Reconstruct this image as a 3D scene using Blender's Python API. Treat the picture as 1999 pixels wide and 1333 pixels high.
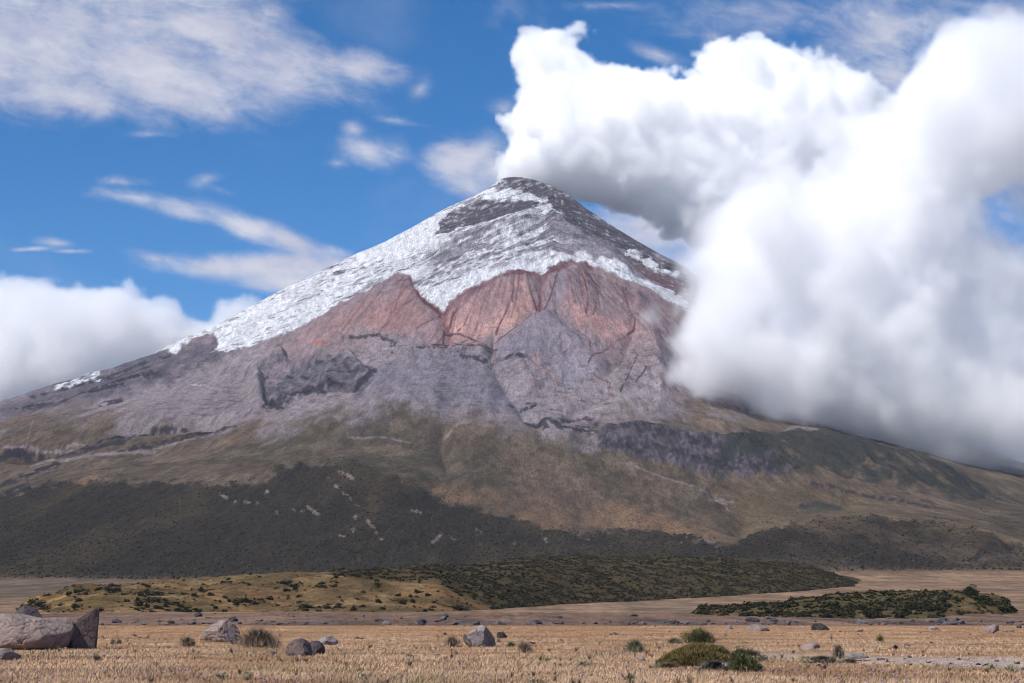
import bpy, math, random
import numpy as np
from mathutils import Vector

for o in list(bpy.data.objects):
    bpy.data.objects.remove(o)
scene = bpy.context.scene
COL = scene.collection
R = math.radians

# ------------------------------------------------------------------ camera
F = 3940.0                      # focal length in photo pixels (photo 1999 x 1333)
CX, CY, YH = 999.5, 666.5, 1195.0
EYE = 1.7
PITCH = math.atan((YH - CY) / F)
cam = bpy.data.cameras.new('camera')
cam.sensor_width = 36.0
cam.lens = 36.0 * F / 1999.0
cam.clip_start = 0.5
cam.clip_end = 60000.0
camo = bpy.data.objects.new('camera', cam)
COL.objects.link(camo)
camo.location = (0, 0, EYE)
camo.rotation_euler = (R(90) + PITCH, 0, 0)
scene.camera = camo

# ------------------------------------------------------------------ light
SUN_EL, SUN_AZ = 48.0, -130.0    # azimuth from the view direction, minus = left
world = bpy.data.worlds.new('World')
scene.world = world
world.use_nodes = True
sun = bpy.data.lights.new('sun', 'SUN')
sun.energy = 4.0
sun.angle = R(0.5)
sun.color = (1.0, 0.955, 0.90)
suno = bpy.data.objects.new('sun', sun)
COL.objects.link(suno)
sdir = Vector((math.sin(R(SUN_AZ)) * math.cos(R(SUN_EL)), math.cos(R(SUN_AZ)) * math.cos(R(SUN_EL)), math.sin(R(SUN_EL))))
suno.rotation_euler = (-sdir).to_track_quat('-Z', 'Y').to_euler()
suno.location = (0, 0, 200)

vs = scene.view_settings
vs.view_transform = 'Standard'
vs.look = 'None'
vs.exposure = 0.5
vs.gamma = 1.0
scene.cycles.max_bounces = 128
scene.cycles.diffuse_bounces = 4
scene.cycles.glossy_bounces = 1
scene.cycles.transparent_max_bounces = 8
scene.cycles.volume_bounces = 128
scene.cycles.volume_step_rate = 2.0
scene.cycles.volume_max_steps = 512
scene.cycles.use_denoising = True
scene.cycles.adaptive_threshold = 0.02
scene.cycles.filter_width = 1.05

# ------------------------------------------------------------------ projection helpers
cp, sp = math.cos(PITCH), math.sin(PITCH)

def px2at(px, py):
    """photo pixel -> direction tangents (x/y, z/y)"""
    u = (np.asarray(px, float) - CX) / F
    v = (CY - np.asarray(py, float)) / F
    dy = cp - v * sp
    dz = sp + v * cp
    return u / dy, dz / dy

def at2px(a, t):
    """direction tangents -> photo pixel"""
    fwd = cp + t * sp
    up = -sp + t * cp
    return CX + F * a / fwd, CY - F * up / fwd

def world2px(x, y, z):
    return at2px(x / y, (z - EYE) / y)

# ------------------------------------------------------------------ noise (numpy)
_rs = np.random.RandomState(7)
_P = _rs.permutation(4096)
_G = _rs.rand(4096) * 2 * np.pi
_GX, _GY = np.cos(_G), np.sin(_G)

def pnoise(x, y, seed=0):
    x = np.asarray(x, float); y = np.asarray(y, float)
    xi = np.floor(x).astype(np.int64); yi = np.floor(y).astype(np.int64)
    xf = x - xi; yf = y - yi
    u = xf * xf * xf * (xf * (xf * 6 - 15) + 10); v = yf * yf * yf * (yf * (yf * 6 - 15) + 10)
    def g(ix, iy, dx, dy):
        h = _P[(_P[(ix + seed * 131) & 4095] + iy) & 4095]
        return _GX[h] * dx + _GY[h] * dy
    n00 = g(xi, yi, xf, yf); n10 = g(xi + 1, yi, xf - 1, yf)
    n01 = g(xi, yi + 1, xf, yf - 1); n11 = g(xi + 1, yi + 1, xf - 1, yf - 1)
    a = n00 + u * (n10 - n00); b = n01 + u * (n11 - n01)
    return (a + v * (b - a)) * 1.5

def fbm(x, y, o=5, seed=0, gain=0.5, lac=2.03):
    s = 0; a = 1.0; n = 0
    for k in range(o):
        s = s + a * pnoise(x, y, seed + k * 3); n += a
        a *= gain; x = x * lac + 17.3; y = y * lac + 5.1
    return s / n * 1.6

def ridged(x, y, o=4, seed=0, gain=0.5):
    s = 0; a = 1.0; n = 0
    for k in range(o):
        s = s + a * (1 - np.abs(pnoise(x, y, seed + k * 3)) * 2); n += a
        a *= gain; x = x * 2.07 + 3.3; y = y * 2.07 + 8.1
    return s / n

def sstep(a, b, x):
    t = np.clip((x - a) / (b - a), 0, 1)
    return t * t * (3 - 2 * t)

def lin(c):
    c = np.asarray(c, float) / 255.0
    return np.where(c <= 0.04045, c / 12.92, ((c + 0.055) / 1.055) ** 2.4)

def seg_dist(px, py, pts, closed=False):
    """distance to polyline, plus parameter along it (0..1)"""
    best = np.full(px.shape, 1e9); par = np.zeros(px.shape)
    P = [np.array(p[:2], float) for p in pts]
    if closed: P.append(P[0])
    L = [np.linalg.norm(P[i + 1] - P[i]) for i in range(len(P) - 1)]
    T = sum(L); acc = 0
    for i in range(len(P) - 1):
        d = P[i + 1] - P[i]; l2 = max(d @ d, 1e-9)
        t = np.clip(((px - P[i][0]) * d[0] + (py - P[i][1]) * d[1]) / l2, 0, 1)
        dd = np.hypot(px - P[i][0] - t * d[0], py - P[i][1] - t * d[1])
        m = dd < best
        best = np.where(m, dd, best); par = np.where(m, (acc + t * L[i]) / T, par)
        acc += L[i]
    return best, par

def inside(px, py, pts):
    r = np.zeros(px.shape, bool); n = len(pts)
    for i in range(n):
        x0, y0 = pts[i][:2]; x1, y1 = pts[(i + 1) % n][:2]
        if y0 == y1: continue
        c = ((y0 > py) != (y1 > py)) & (px < (x1 - x0) * (py - y0) / (y1 - y0) + x0)
        r ^= c
    return r

def sd_poly(px, py, pts):
    """signed distance, positive inside"""
    d, _ = seg_dist(px, py, pts, True)
    return np.where(inside(px, py, pts), d, -d)

def pchip(xk, yk, x):
    """xk (K,), yk (K,C), x (N,) -> (N,C) monotone cubic"""
    xk = np.asarray(xk, float); h = np.diff(xk)[:, None]; dl = np.diff(yk, axis=0) / h
    d = np.zeros_like(yk)
    w1 = 2 * h[1:] + h[:-1]; w2 = h[1:] + 2 * h[:-1]
    with np.errstate(divide='ignore', invalid='ignore'):
        hm = (w1 + w2) / (w1 / dl[:-1] + w2 / dl[1:])
    d[1:-1] = np.where(dl[:-1] * dl[1:] > 0, hm, 0)
    d[0] = dl[0]; d[-1] = dl[-1]
    i = np.clip(np.searchsorted(xk, x) - 1, 0, len(xk) - 2)
    t = ((x - xk[i]) / (xk[i + 1] - xk[i]))[:, None]; hh = h[i]
    return ((1 + 2 * t) * (1 - t) ** 2 * yk[i] + t * (1 - t) ** 2 * hh * d[i]
            + t * t * (3 - 2 * t) * yk[i + 1] + t * t * (t - 1) * hh * d[i + 1])

# ------------------------------------------------------------------ mesh helpers
def tag(o, label=None, cat=None, group=None, kind=None):
    if label: o['label'] = label
    if cat: o['category'] = cat
    if group: o['group'] = group
    if kind: o['kind'] = kind
    return o

def np_mesh(name, co, faces, n, col=None, smooth=True, attrs=None):
    """co (V,3), faces (F,n) int"""
    me = bpy.data.meshes.new(name)
    me.vertices.add(len(co)); me.vertices.foreach_set('co', np.asarray(co, np.float32).ravel())
    nf = len(faces)
    me.loops.add(nf * n); me.loops.foreach_set('vertex_index', np.asarray(faces, np.int32).ravel())
    me.polygons.add(nf)
    me.polygons.foreach_set('loop_start', np.arange(0, nf * n, n, dtype=np.int32))
    if smooth: me.polygons.foreach_set('use_smooth', np.ones(nf, bool))
    if col is not None:
        a = me.color_attributes.new('Col', 'FLOAT_COLOR', 'POINT')
        c4 = np.ones((len(co), 4), np.float32); c4[:, :3] = col
        a.data.foreach_set('color', c4.ravel())
    for k, v in (attrs or {}).items():
        a = me.attributes.new(k, 'FLOAT', 'POINT'); a.data.foreach_set('value', np.asarray(v, np.float32).ravel())
    me.update(calc_edges=True)
    return me

def add_obj(name, me, mat=None, parent=None, loc=None):
    o = bpy.data.objects.new(name, me); COL.objects.link(o)
    if mat: me.materials.append(mat)
    if parent: o.parent = parent
    if loc is not None: o.location = loc
    return o

def grid_faces(nr, nc):
    i = np.arange(nr - 1)[:, None] * nc + np.arange(nc - 1)[None, :]
    return np.stack([i, i + 1, i + nc + 1, i + nc], -1).reshape(-1, 4)

class NT:
    """small node-tree helper"""
    def __init__(s, tree): s.t = tree; s.n = tree.nodes; s.l = tree.links
    def new(s, typ, **kw):
        n = s.n.new(typ)
        for k, v in kw.items(): setattr(n, k, v)
        return n
    def put(s, sock, v):
        if isinstance(v, bpy.types.NodeSocket): s.l.new(v, sock)
        elif v is not None: sock.default_value = v
    def math(s, op, a, b=None, c=None, clamp=False):
        n = s.new('ShaderNodeMath', operation=op, use_clamp=clamp)
        s.put(n.inputs[0], a); s.put(n.inputs[1], b)
        if c is not None: s.put(n.inputs[2], c)
        return n.outputs[0]
    def noise(s, vec, scale, detail=4, rough=0.5, dist=0.0):
        n = s.new('ShaderNodeTexNoise'); s.put(n.inputs['Vector'], vec)
        n.inputs['Scale'].default_value = scale; n.inputs['Detail'].default_value = detail
        n.inputs['Roughness'].default_value = rough; n.inputs['Distortion'].default_value = dist
        return n.outputs['Fac']
    def ramp(s, fac, a, b, c0=0.0, c1=1.0):
        n = s.new('ShaderNodeMapRange', interpolation_type='SMOOTHSTEP')
        s.put(n.inputs['Value'], fac); s.put(n.inputs['From Min'], a); s.put(n.inputs['From Max'], b)
        s.put(n.inputs['To Min'], c0); s.put(n.inputs['To Max'], c1)
        return n.outputs['Result']
    def mixc(s, fac, a, b, mode='MIX'):
        n = s.new('ShaderNodeMix', data_type='RGBA', blend_type=mode)
        s.put(n.inputs[0], fac); s.put(n.inputs[6], a); s.put(n.inputs[7], b)
        return n.outputs[2]
    def mapping(s, vec, scale=(1, 1, 1), rot=(0, 0, 0)):
        n = s.new('ShaderNodeMapping'); s.put(n.inputs['Vector'], vec)
        n.inputs['Scale'].default_value = scale; n.inputs['Rotation'].default_value = rot
        return n.outputs[0]

def new_mat(name):
    m = bpy.data.materials.new(name); m.use_nodes = True
    nt = NT(m.node_tree)
    for n in list(nt.n): nt.n.remove(n)
    out = nt.new('ShaderNodeOutputMaterial')
    return m, nt, out

def surf_mat(name, base=None, scales=((1.0, .3),), bump=((1.0, .2),), rough=0.9, attr=False, stretch=(1, 1, 1), spec=0.2, trans=0.0):
    """attr or constant colour, varied by noises in object space; scales = (scale, strength)"""
    m, nt, out = new_mat(name)
    p = nt.new('ShaderNodeBsdfPrincipled'); nt.l.new(p.outputs[0], out.inputs['Surface'])
    tc = nt.new('ShaderNodeTexCoord').outputs['Object']
    v = nt.mapping(tc, stretch)
    if attr:
        a = nt.new('ShaderNodeAttribute'); a.attribute_name = 'Col'; c = a.outputs['Color']
    else:
        r = nt.new('ShaderNodeRGB'); r.outputs[0].default_value = (*base, 1); c = r.outputs[0]
    for sc, st in scales:
        f = nt.noise(v, sc, 6, 0.6)
        g = nt.ramp(f, 0.3, 0.7, 1 - st, 1 + st)
        h = nt.new('ShaderNodeVectorMath', operation='SCALE')
        nt.put(h.inputs[0], c); nt.put(h.inputs['Scale'], g); c = h.outputs[0]
    nt.put(p.inputs['Base Color'], c)
    p.inputs['Roughness'].default_value = rough
    p.inputs['Specular IOR Level'].default_value = spec
    nrm = None
    for sc, dist in bump:
        b = nt.new('ShaderNodeBump'); b.inputs['Strength'].default_value = 1.0
        b.inputs['Distance'].default_value = dist
        nt.put(b.inputs['Height'], nt.noise(v, sc, 6, 0.6))
        if nrm: nt.put(b.inputs['Normal'], nrm)
        nrm = b.outputs[0]
    if nrm: nt.put(p.inputs['Normal'], nrm)
    return m
# ------------------------------------------------------------------ sky
nt = NT(world.node_tree)
for n in list(nt.n): nt.n.remove(n)
w_out = nt.new('ShaderNodeOutputWorld')
bg = nt.new('ShaderNodeBackground'); nt.l.new(bg.outputs[0], w_out.inputs['Surface'])
sky = nt.new('ShaderNodeTexSky', sky_type='NISHITA')
sky.sun_disc = False
sky.sun_elevation = R(SUN_EL)
sky.sun_rotation = R(SUN_AZ)
sky.altitude = 3800
sky.air_density = 1.0
sky.dust_density = 0.1
sky.ozone_density = 3.0
SKY_STRENGTH = 0.10
bg.inputs['Strength'].default_value = SKY_STRENGTH
hsv = nt.new('ShaderNodeHueSaturation')
hsv.inputs['Saturation'].default_value = 1.35
hsv.inputs['Value'].default_value = 0.90
nt.put(hsv.inputs['Color'], sky.outputs[0])
tc = nt.new('ShaderNodeTexCoord').outputs['Generated']
sep = nt.new('ShaderNodeSeparateXYZ'); nt.put(sep.inputs[0], tc)
yy = nt.math('MAXIMUM', sep.outputs[1], 0.05)
wa = nt.math('DIVIDE', sep.outputs[0], yy); wt = nt.math('DIVIDE', sep.outputs[2], yy)
# high thin clouds: a field of soft patches by compass direction and height, broken up by noise
def patch(px, py, rx, ry, rot, amp):
    a0, t0 = px2at(px, py)
    rx, ry = rx * 1.08, ry * 1.25
    dx = nt.math('SUBTRACT', wa, float(a0)); dy = nt.math('SUBTRACT', wt, float(t0))
    c, s = math.cos(R(rot)), math.sin(R(rot))
    u = nt.math('ADD', nt.math('MULTIPLY', dx, c), nt.math('MULTIPLY', dy, s))
    v = nt.math('SUBTRACT', nt.math('MULTIPLY', dy, c), nt.math('MULTIPLY', dx, s))
    u = nt.math('DIVIDE', u, rx / F); v = nt.math('DIVIDE', v, ry / F)
    d = nt.math('SQRT', nt.math('ADD', nt.math('MULTIPLY', u, u), nt.math('MULTIPLY', v, v)))
    return nt.math('MULTIPLY', nt.math('SUBTRACT', 1.0, d), amp)
# (px, py, half width, half height, tilt, strength)
PATCHES = [(-40, 80, 520, 150, -3, 1.5), (300, 130, 330, 105, -7, 1.35), (520, 140, 240, 85, -8, 1.25), (420, 60, 230, 80, -14, 1.15), (350, 190, 260, 62, -6, 1.2), (140, 190, 240, 50, -6, 1.1),
           (700, 130, 120, 40, -6, .95), (230, -20, 420, 60, 0, 1.2), (530, 25, 70, 34, -20, .7), (770, 133, 30, 14, -5, .5),
           (715, 300, 95, 40, -8, .95), (690, 252, 42, 22, -30, .65), (660, 318, 50, 16, -10, .7), (770, 295, 50, 30, 0, .6), (905, 315, 110, 52, 10, 1.15), (920, 365, 110, 36, -15, .9), (965, 335, 80, 60, 0, 1.0), (945, 290, 60, 34, 20, .8), (870, 290, 60, 26, 15, .7),
           (980, 215, 40, 24, 20, .45), (820, 175, 30, 18, 50, .4), (765, 235, 60, 10, -8, .5), (700, 195, 60, 14, -10, .4),
           (260, 385, 130, 22, -6, .85), (240, 355, 80, 14, -4, .65), (360, 410, 130, 26, -16, .9), (470, 440, 130, 28, -22, 1.0), (560, 470, 110, 26, -24, 1.0), (650, 492, 90, 18, -8, .9), (400, 352, 40, 18, 20, .45), (430, 370, 40, 10, -20, .4),
           (300, 505, 80, 16, -14, .8), (420, 520, 190, 28, -4, 1.15), (560, 520, 180, 34, 0, 1.3), (560, 550, 170, 26, -6, 1.1), (660, 515, 120, 26, 0, 1.0),
           (60, 486, 80, 7, 3, .7), (110, 474, 50, 12, -6, .65), (140, 490, 60, 6, 0, .6), (980, 20, 90, 60, 10, .35), (1040, 60, 60, 20, 10, .3), (290, 262, 70, 10, 0, .45),
           (1740, 70, 270, 110, 8, 1.0), (1745, 150, 110, 90, 20, 1.15), (1960, 40, 120, 60, 20, .9), (1290, 108, 75, 20, -20, .75), (1395, 70, 30, 40, 50, .5), (1180, 10, 120, 12, 0, .4), (1490, 40, 240, 60, 0, .5),
           (1620, 220, 260, 120, 0, 1.0), (1270, 440, 180, 90, -20, 1.1), (1400, 400, 170, 110, 0, .9), (1330, 520, 120, 60, 0, .9), (1900, 420, 200, 200, 0, .7)]
field = None
for q in PATCHES:
    v = patch(*q)
    if field is None: field = v
    else:
        n = nt.new('ShaderNodeMath', operation='SMOOTH_MAX'); nt.put(n.inputs[0], field); nt.put(n.inputs[1], v); n.inputs[2].default_value = 0.35
        field = n.outputs[0]
cv = nt.new('ShaderNodeCombineXYZ'); nt.put(cv.inputs[0], wa); nt.put(cv.inputs[1], wt)
vr = nt.mapping(cv.outputs[0], (1, 1, 1), (0, 0, R(14)))
vstr = nt.mapping(vr, (1, 2.2, 1))
n1 = nt.noise(vstr, 11, 10, 0.60, 0.6)
n2 = nt.noise(vstr, 42, 8, 0.62, 0.4)
n3 = nt.noise(vr, 90, 6, 0.6, 0.2)
nz = nt.math('ADD', nt.math('MULTIPLY', nt.math('SUBTRACT', n1, 0.5), 1.9), nt.math('MULTIPLY', nt.math('SUBTRACT', n2, 0.5), 1.2))
nz = nt.math('ADD', nz, nt.math('MULTIPLY', nt.math('SUBTRACT', n3, 0.5), 0.5))
den = nt.math('ADD', field, nz)
alpha = nt.ramp(den, -0.05, 1.25, 0.0, 0.94)
alpha = nt.math('MULTIPLY', alpha, nt.ramp(field, -0.3, 0.6))
front = nt.math('GREATER_THAN', sep.outputs[1], 0.06)
alpha = nt.math('MULTIPLY', alpha, front)
# a very faint veil everywhere
veil = nt.ramp(nt.noise(vstr, 5, 8, 0.6, 1.0), 0.5, 0.8, 0.0, 0.12)
alpha = nt.math('MAXIMUM', alpha, veil)
shade = nt.ramp(nt.math('ADD', nt.math('MULTIPLY', nt.noise(vstr, 30, 8, .62), 0.6), nt.math('MULTIPLY', nt.noise(vr, 12, 4, .5), 0.4)), 0.38, 0.62, 0.0, 1.0)
ccol = nt.mixc(shade, (*[c / SKY_STRENGTH * .66 for c in lin((196, 199, 222))], 1), (*[c / SKY_STRENGTH * .66 for c in lin((226, 227, 238))], 1))
nt.put(bg.inputs['Color'], nt.mixc(alpha, hsv.outputs[0], ccol))
# ------------------------------------------------------------------ the volcano and its slopes: one terrain sheet
XK = np.array([-400, 0, 250, 500, 750, 1000, 1250, 1500, 1750, 2000, 2400.])
LINES = [  # distance, photo height at each XK
    (268,  [1220.0] * 11),
    (450,  [1202.0] * 11),
    (900,  [1192, 1190, 1190, 1190, 1189, 1187, 1184, 1180, 1176, 1174, 1172]),
    (1500, [1168, 1165, 1165, 1168, 1170, 1168, 1163, 1157, 1150, 1146, 1144]),
    (2100, [1150, 1142, 1148, 1150, 1150, 1148, 1142, 1138, 1131, 1127, 1125]),
    (2700, [1122, 1117, 1120, 1122, 1118, 1112, 1108, 1104, 1104, 1104, 1104]),
    (3500, [1060, 1045, 1035, 1028, 1022, 1045, 1068, 1048, 1032, 1036, 1040]),
    (4400, [1010, 985, 948, 934, 920, 975, 1015, 985, 985, 995, 1010]),
    (5500, [950, 915, 900, 872, 862, 885, 862, 868, 886, 985, 1060]),
    (6400, [880, 835, 812, 806, 792, 805, 800, 838, 888, 940, 1000]),
    (7400, [860, 800, 762, 742, 720, 715, 700, 775, 870, 925, 990]),
    (8300, [862, 791, 726, 655, 585, 568, 590, 700, 840, 915, 985]),
    (9000, [868, 788, 718, 602, 510, 452, 520, 650, 822, 905, 985]),
]
SKY = [(-400, 880), (-200, 840), (0, 784), (50, 768), (100, 752), (200, 731), (260, 712), (310, 690), (330, 674), (420, 638), (480, 604), (560, 562), (640, 522), (700, 494), (740, 478), (800, 447),
       (850, 418), (880, 404), (914, 390), (949, 372), (968, 357), (985, 348), (1008, 346), (1038, 350), (1066, 360), (1105, 376), (1144, 406), (1185, 434), (1230, 462), (1290, 496), (1340, 522),
       (1450, 600), (1600, 715), (1700, 785), (1800, 845), (1900, 888), (1999, 920), (2400, 985)]
colpx = np.concatenate([np.linspace(-900, -120, 60), np.arange(-110, 2111, 1.9), np.linspace(2120, 2900, 60)])
A_ = (colpx - CX) / F
def line_at(xs, ys, soft):
    v = np.interp(colpx, xs, ys)
    if soft:
        dense = np.arange(-1400, 3400, 4.0); dv = np.interp(dense, xs, ys)
        k = np.exp(-0.5 * (np.arange(-60, 61) * 4 / soft) ** 2); k /= k.sum()
        dv = np.convolve(np.pad(dv, 60, 'edge'), k, 'valid'); v = np.interp(colpx, dense, dv)
    return v
Dk = []; Zk = []
def put_line(D, py):
    # px2at with the pitch: height tangent at this column
    _, t = px2at(colpx, py); Dk.append(D); Zk.append(t * D + EYE)
for D, ys in LINES: put_line(D, line_at(XK, ys, 70))
sx, sy = zip(*SKY)
sky_y = line_at(sx, sy, 5)
put_line(9500, sky_y)
zs = Zk[-1]
Dk.append(10300); Zk.append(zs - 90 - 0.12 * zs)
Dk.append(12000); Zk.append(zs * 0.45)
Dk.append(16000); Zk.append(zs * 0.05 + 30)
Dk.append(40000); Zk.append(zs * 0 + 10)
Dk.insert(0, 150); Zk.insert(0, np.zeros(len(colpx)))
Dk.insert(0, 60); Zk.insert(0, np.zeros(len(colpx)))
Zk = np.array(Zk)
# rows: spaced evenly as the middle of the mountain is seen, a little denser in height
probe = np.linspace(262, 9500, 6000)
zp = pchip(Dk, Zk, probe)
cols_probe = [60 + int((p + 110) / 1.9) for p in (250, 700, 1000, 1250)]
pyp = np.stack([world2px(A_[c] * probe, probe, zp[:, c])[1] for c in cols_probe], 1)
step = np.abs(np.diff(pyp, axis=0)).max(1) + 0.02
cum = np.concatenate([[0], np.cumsum(step)])
NR = 820
rows = np.interp(np.linspace(0, cum[-1], NR), cum, probe)
rows = np.concatenate([rows, [9520, 9550, 9600, 9700, 9850, 10050, 10300, 10800, 11500, 12500, 14000, 17000, 24000, 40000]])
Zb = pchip(Dk, Zk, rows)
Y = np.repeat(rows[:, None], len(A_), 1); X = Y * A_[None, :]
PXv, PYv = world2px(X, Y, Zb)
NRr, NCc = Y.shape

# a stretched ground-plan distance: noise drawn along it runs downslope, as erosion and plant cover do
Vr = np.interp(rows, probe, np.concatenate([[0], np.cumsum(step * .5 * (probe[1:] + probe[:-1]) / F)]))
Vr = Vr + np.maximum(rows - 9500, 0)
Vv = np.repeat(Vr[:, None], len(A_), 1)
mid0 = fbm(X / 150, Vv / 60, 5, 29)
def wpx(amp, sc, seed, o=4):   # a noise in photo-pixel-like units used to roughen painted boundaries; drawn over the ground plan
    return fbm(X / sc, Y / sc * 0.6, o, seed) * amp
def wn(sc, seed, o=5, ys=1.0):
    return fbm(X / sc, Vv / (sc * ys), o, seed)
def wr(sc, seed, o=4, ys=1.0):
    return ridged(X / sc, Vv / (sc * ys), o, seed)

SX0, SY0 = float((1020 - CX) / F * 9500), 9500.0
rad = np.hypot(X - SX0, Y - SY0); ang = np.arctan2(X - SX0, -(Y - SY0) + 1e-6)

# ---- relief
H = np.zeros_like(Y)
fade = sstep(2300, 3200, Y)
high = sstep(5600, 7000, Y)
H += wn(700, 1, 5) * 16 * sstep(2600, 5200, Y) * (1 - high * 0.4) * (1 - sstep(9200, 9500, Y))
H += wn(300, 2, 5) * (3 + 3.5 * sstep(3000, 6000, Y)) * fade * (1 - sstep(9300, 9500, Y) * .6)
H += wn(90, 3, 4) * (1.2 + .5 * high) * fade
# gullies that run straight down the cone
gul = ridged(ang * 14 + wn(900, 5, 3) * .5, rad / 2600, 4, 9)
gmask = sstep(6300, 7600, Y)
H += (gul - 0.6) * 7 * gmask * sstep(200, 900, rad)
gul2 = ridged(ang * 55 + wn(500, 6, 3) * .8, rad / 1500, 3, 19)
H += (gul2 - 0.6) * 1.6 * gmask * sstep(200, 900, rad)

PXf, PYf = PXv, PYv
def stroke(pts, w, fn):
    """fn(mask_idx, dist, par) applied where the polyline (photo pixels) is closer than w"""
    xs = [p[0] for p in pts]; ys = [p[1] for p in pts]
    m = (PXf > min(xs) - w) & (PXf < max(xs) + w) & (PYf > min(ys) - w) & (PYf < max(ys) + w) & (Y < 9600)
    idx = np.nonzero(m)
    if len(idx[0]) == 0: return
    d, p = seg_dist(PXf[idx], PYf[idx], pts)
    fn(idx, d, p)
jit = wn(160, 31, 4) ; jit2 = wn(60, 32, 4)
def ridge(pts, w, h, rough=0.13):
    def f(i, d, p):
        e = sstep(0, .12, p) * (1 - sstep(.88, 1, p)) * .8 + .2
        d = np.abs(d + jit[i] * w * rough + jit2[i] * w * rough * .5)
        H[i] += h * 1.45 * e * np.exp(-(d / w) ** 1.5 * 1.6)
    stroke(pts, w * 3.2, f)
def poly_mask(pts, soft, rough=0.0, sc=None, seed=40):
    xs = [p[0] for p in pts]; ys = [p[1] for p in pts]; w = soft + rough * 2 + 4
    m = (PXf > min(xs) - w) & (PXf < max(xs) + w) & (PYf > min(ys) - w) & (PYf < max(ys) + w) & (Y < 9700)
    out = np.zeros_like(Y); idx = np.nonzero(m)
    if len(idx[0]) == 0: return out
    d = sd_poly(PXf[idx], PYf[idx], pts)
    if rough:
        s = sc or rough * 6
        xx, yy = PXf[idx], PYf[idx] * 1.6
        d = d + fbm(xx / s, yy / s, 5, seed) * rough
    out[idx] = sstep(-soft, soft, d)
    return out

# spurs between the red bowls, the ash lobes, the buttresses lower down
for pts, w, h in [
    ([(800, 535), (745, 575), (700, 610), (640, 650), (590, 680)], 40, 16),
    ([(1040, 528), (1000, 560), (930, 600), (880, 640)], 44, 10),
    ([(1120, 510), (1140, 560), (1150, 620), (1165, 690)], 44, 18),
    ([(1050, 612), (1030, 650), (1020, 720), (1050, 780)], 50, 20),
    ([(1050, 615), (1090, 650), (1130, 690), (1180, 740)], 30, 22),
    ([(760, 715), (860, 695), (960, 700)], 26, 26),
    ([(700, 700), (660, 730), (620, 760)], 30, 20),
    ([(560, 690), (500, 730), (505, 780)], 24, 30),
    ([(700, 770), (800, 730), (900, 745), (980, 790)], 60, 20),
    ([(0, 745), (150, 735), (300, 700), (420, 650)], 14, 14),
    ([(120, 790), (250, 750), (400, 705), (480, 685)], 18, 16),
    ([(1230, 560), (1270, 640), (1290, 720), (1290, 790)], 30, 22),
    ([(1060, 420), (1010, 440), (960, 455), (900, 470), (840, 490)], 22, 34),
    ([(1060, 415), (1130, 470), (1180, 500), (1240, 545)], 22, 30),
    ([(960, 385), (900, 405), (860, 430), (850, 455)], 16, 18),
    ([(1150, 855), (1260, 845), (1380, 868), (1500, 890)], 20, 16),
    ([(1400, 862), (1500, 858), (1620, 862), (1720, 882), (1820, 915), (1900, 950)], 26, 18),
    ([(520, 925), (600, 905), (690, 908), (760, 935), (850, 965)], 40, 10),
    ([(860, 880), (960, 860), (1060, 850), (1140, 880)], 46, 20),
    ([(600, 850), (700, 825), (800, 800), (880, 812)], 40, 12),
    ([(1420, 1075), (1560, 1040), (1700, 1030), (1850, 1050), (1990, 1075)], 40, 12)]:
    ridge(pts, w, h)
VALLEYS = [
    ([(800, 540), (830, 575), (862, 600), (880, 640), (860, 700)], 18, -15),
    ([(1060, 535), (1055, 575), (1052, 612)], 20, -15),
    ([(1055, 600), (1010, 640), (965, 655), (960, 720)], 9, -9),
    ([(1180, 740), (1215, 700), (1240, 640), (1225, 580)], 12, -10),
    ([(960, 720), (1000, 780), (1030, 820), (1060, 850)], 16, -16),
    ([(1190, 760), (1130, 800), (1100, 830)], 16, -14),
    ([(640, 800), (560, 790), (525, 790), (515, 755), (525, 735)], 12, -9),
    ([(0, 900), (120, 870), (250, 835), (400, 825), (460, 822)], 20, -26),
    ([(870, 830), (860, 870), (880, 920)], 26, -14),
    ([(1380, 940), (1450, 1000), (1440, 1050)], 40, -16),
    ([(1250, 905), (1400, 920), (1560, 960), (1700, 1000)], 18, -8),
    ([(1310, 800), (1400, 840), (1560, 850)], 16, -10)]
for pts, w, h in VALLEYS: ridge(pts, w, h)

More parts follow.
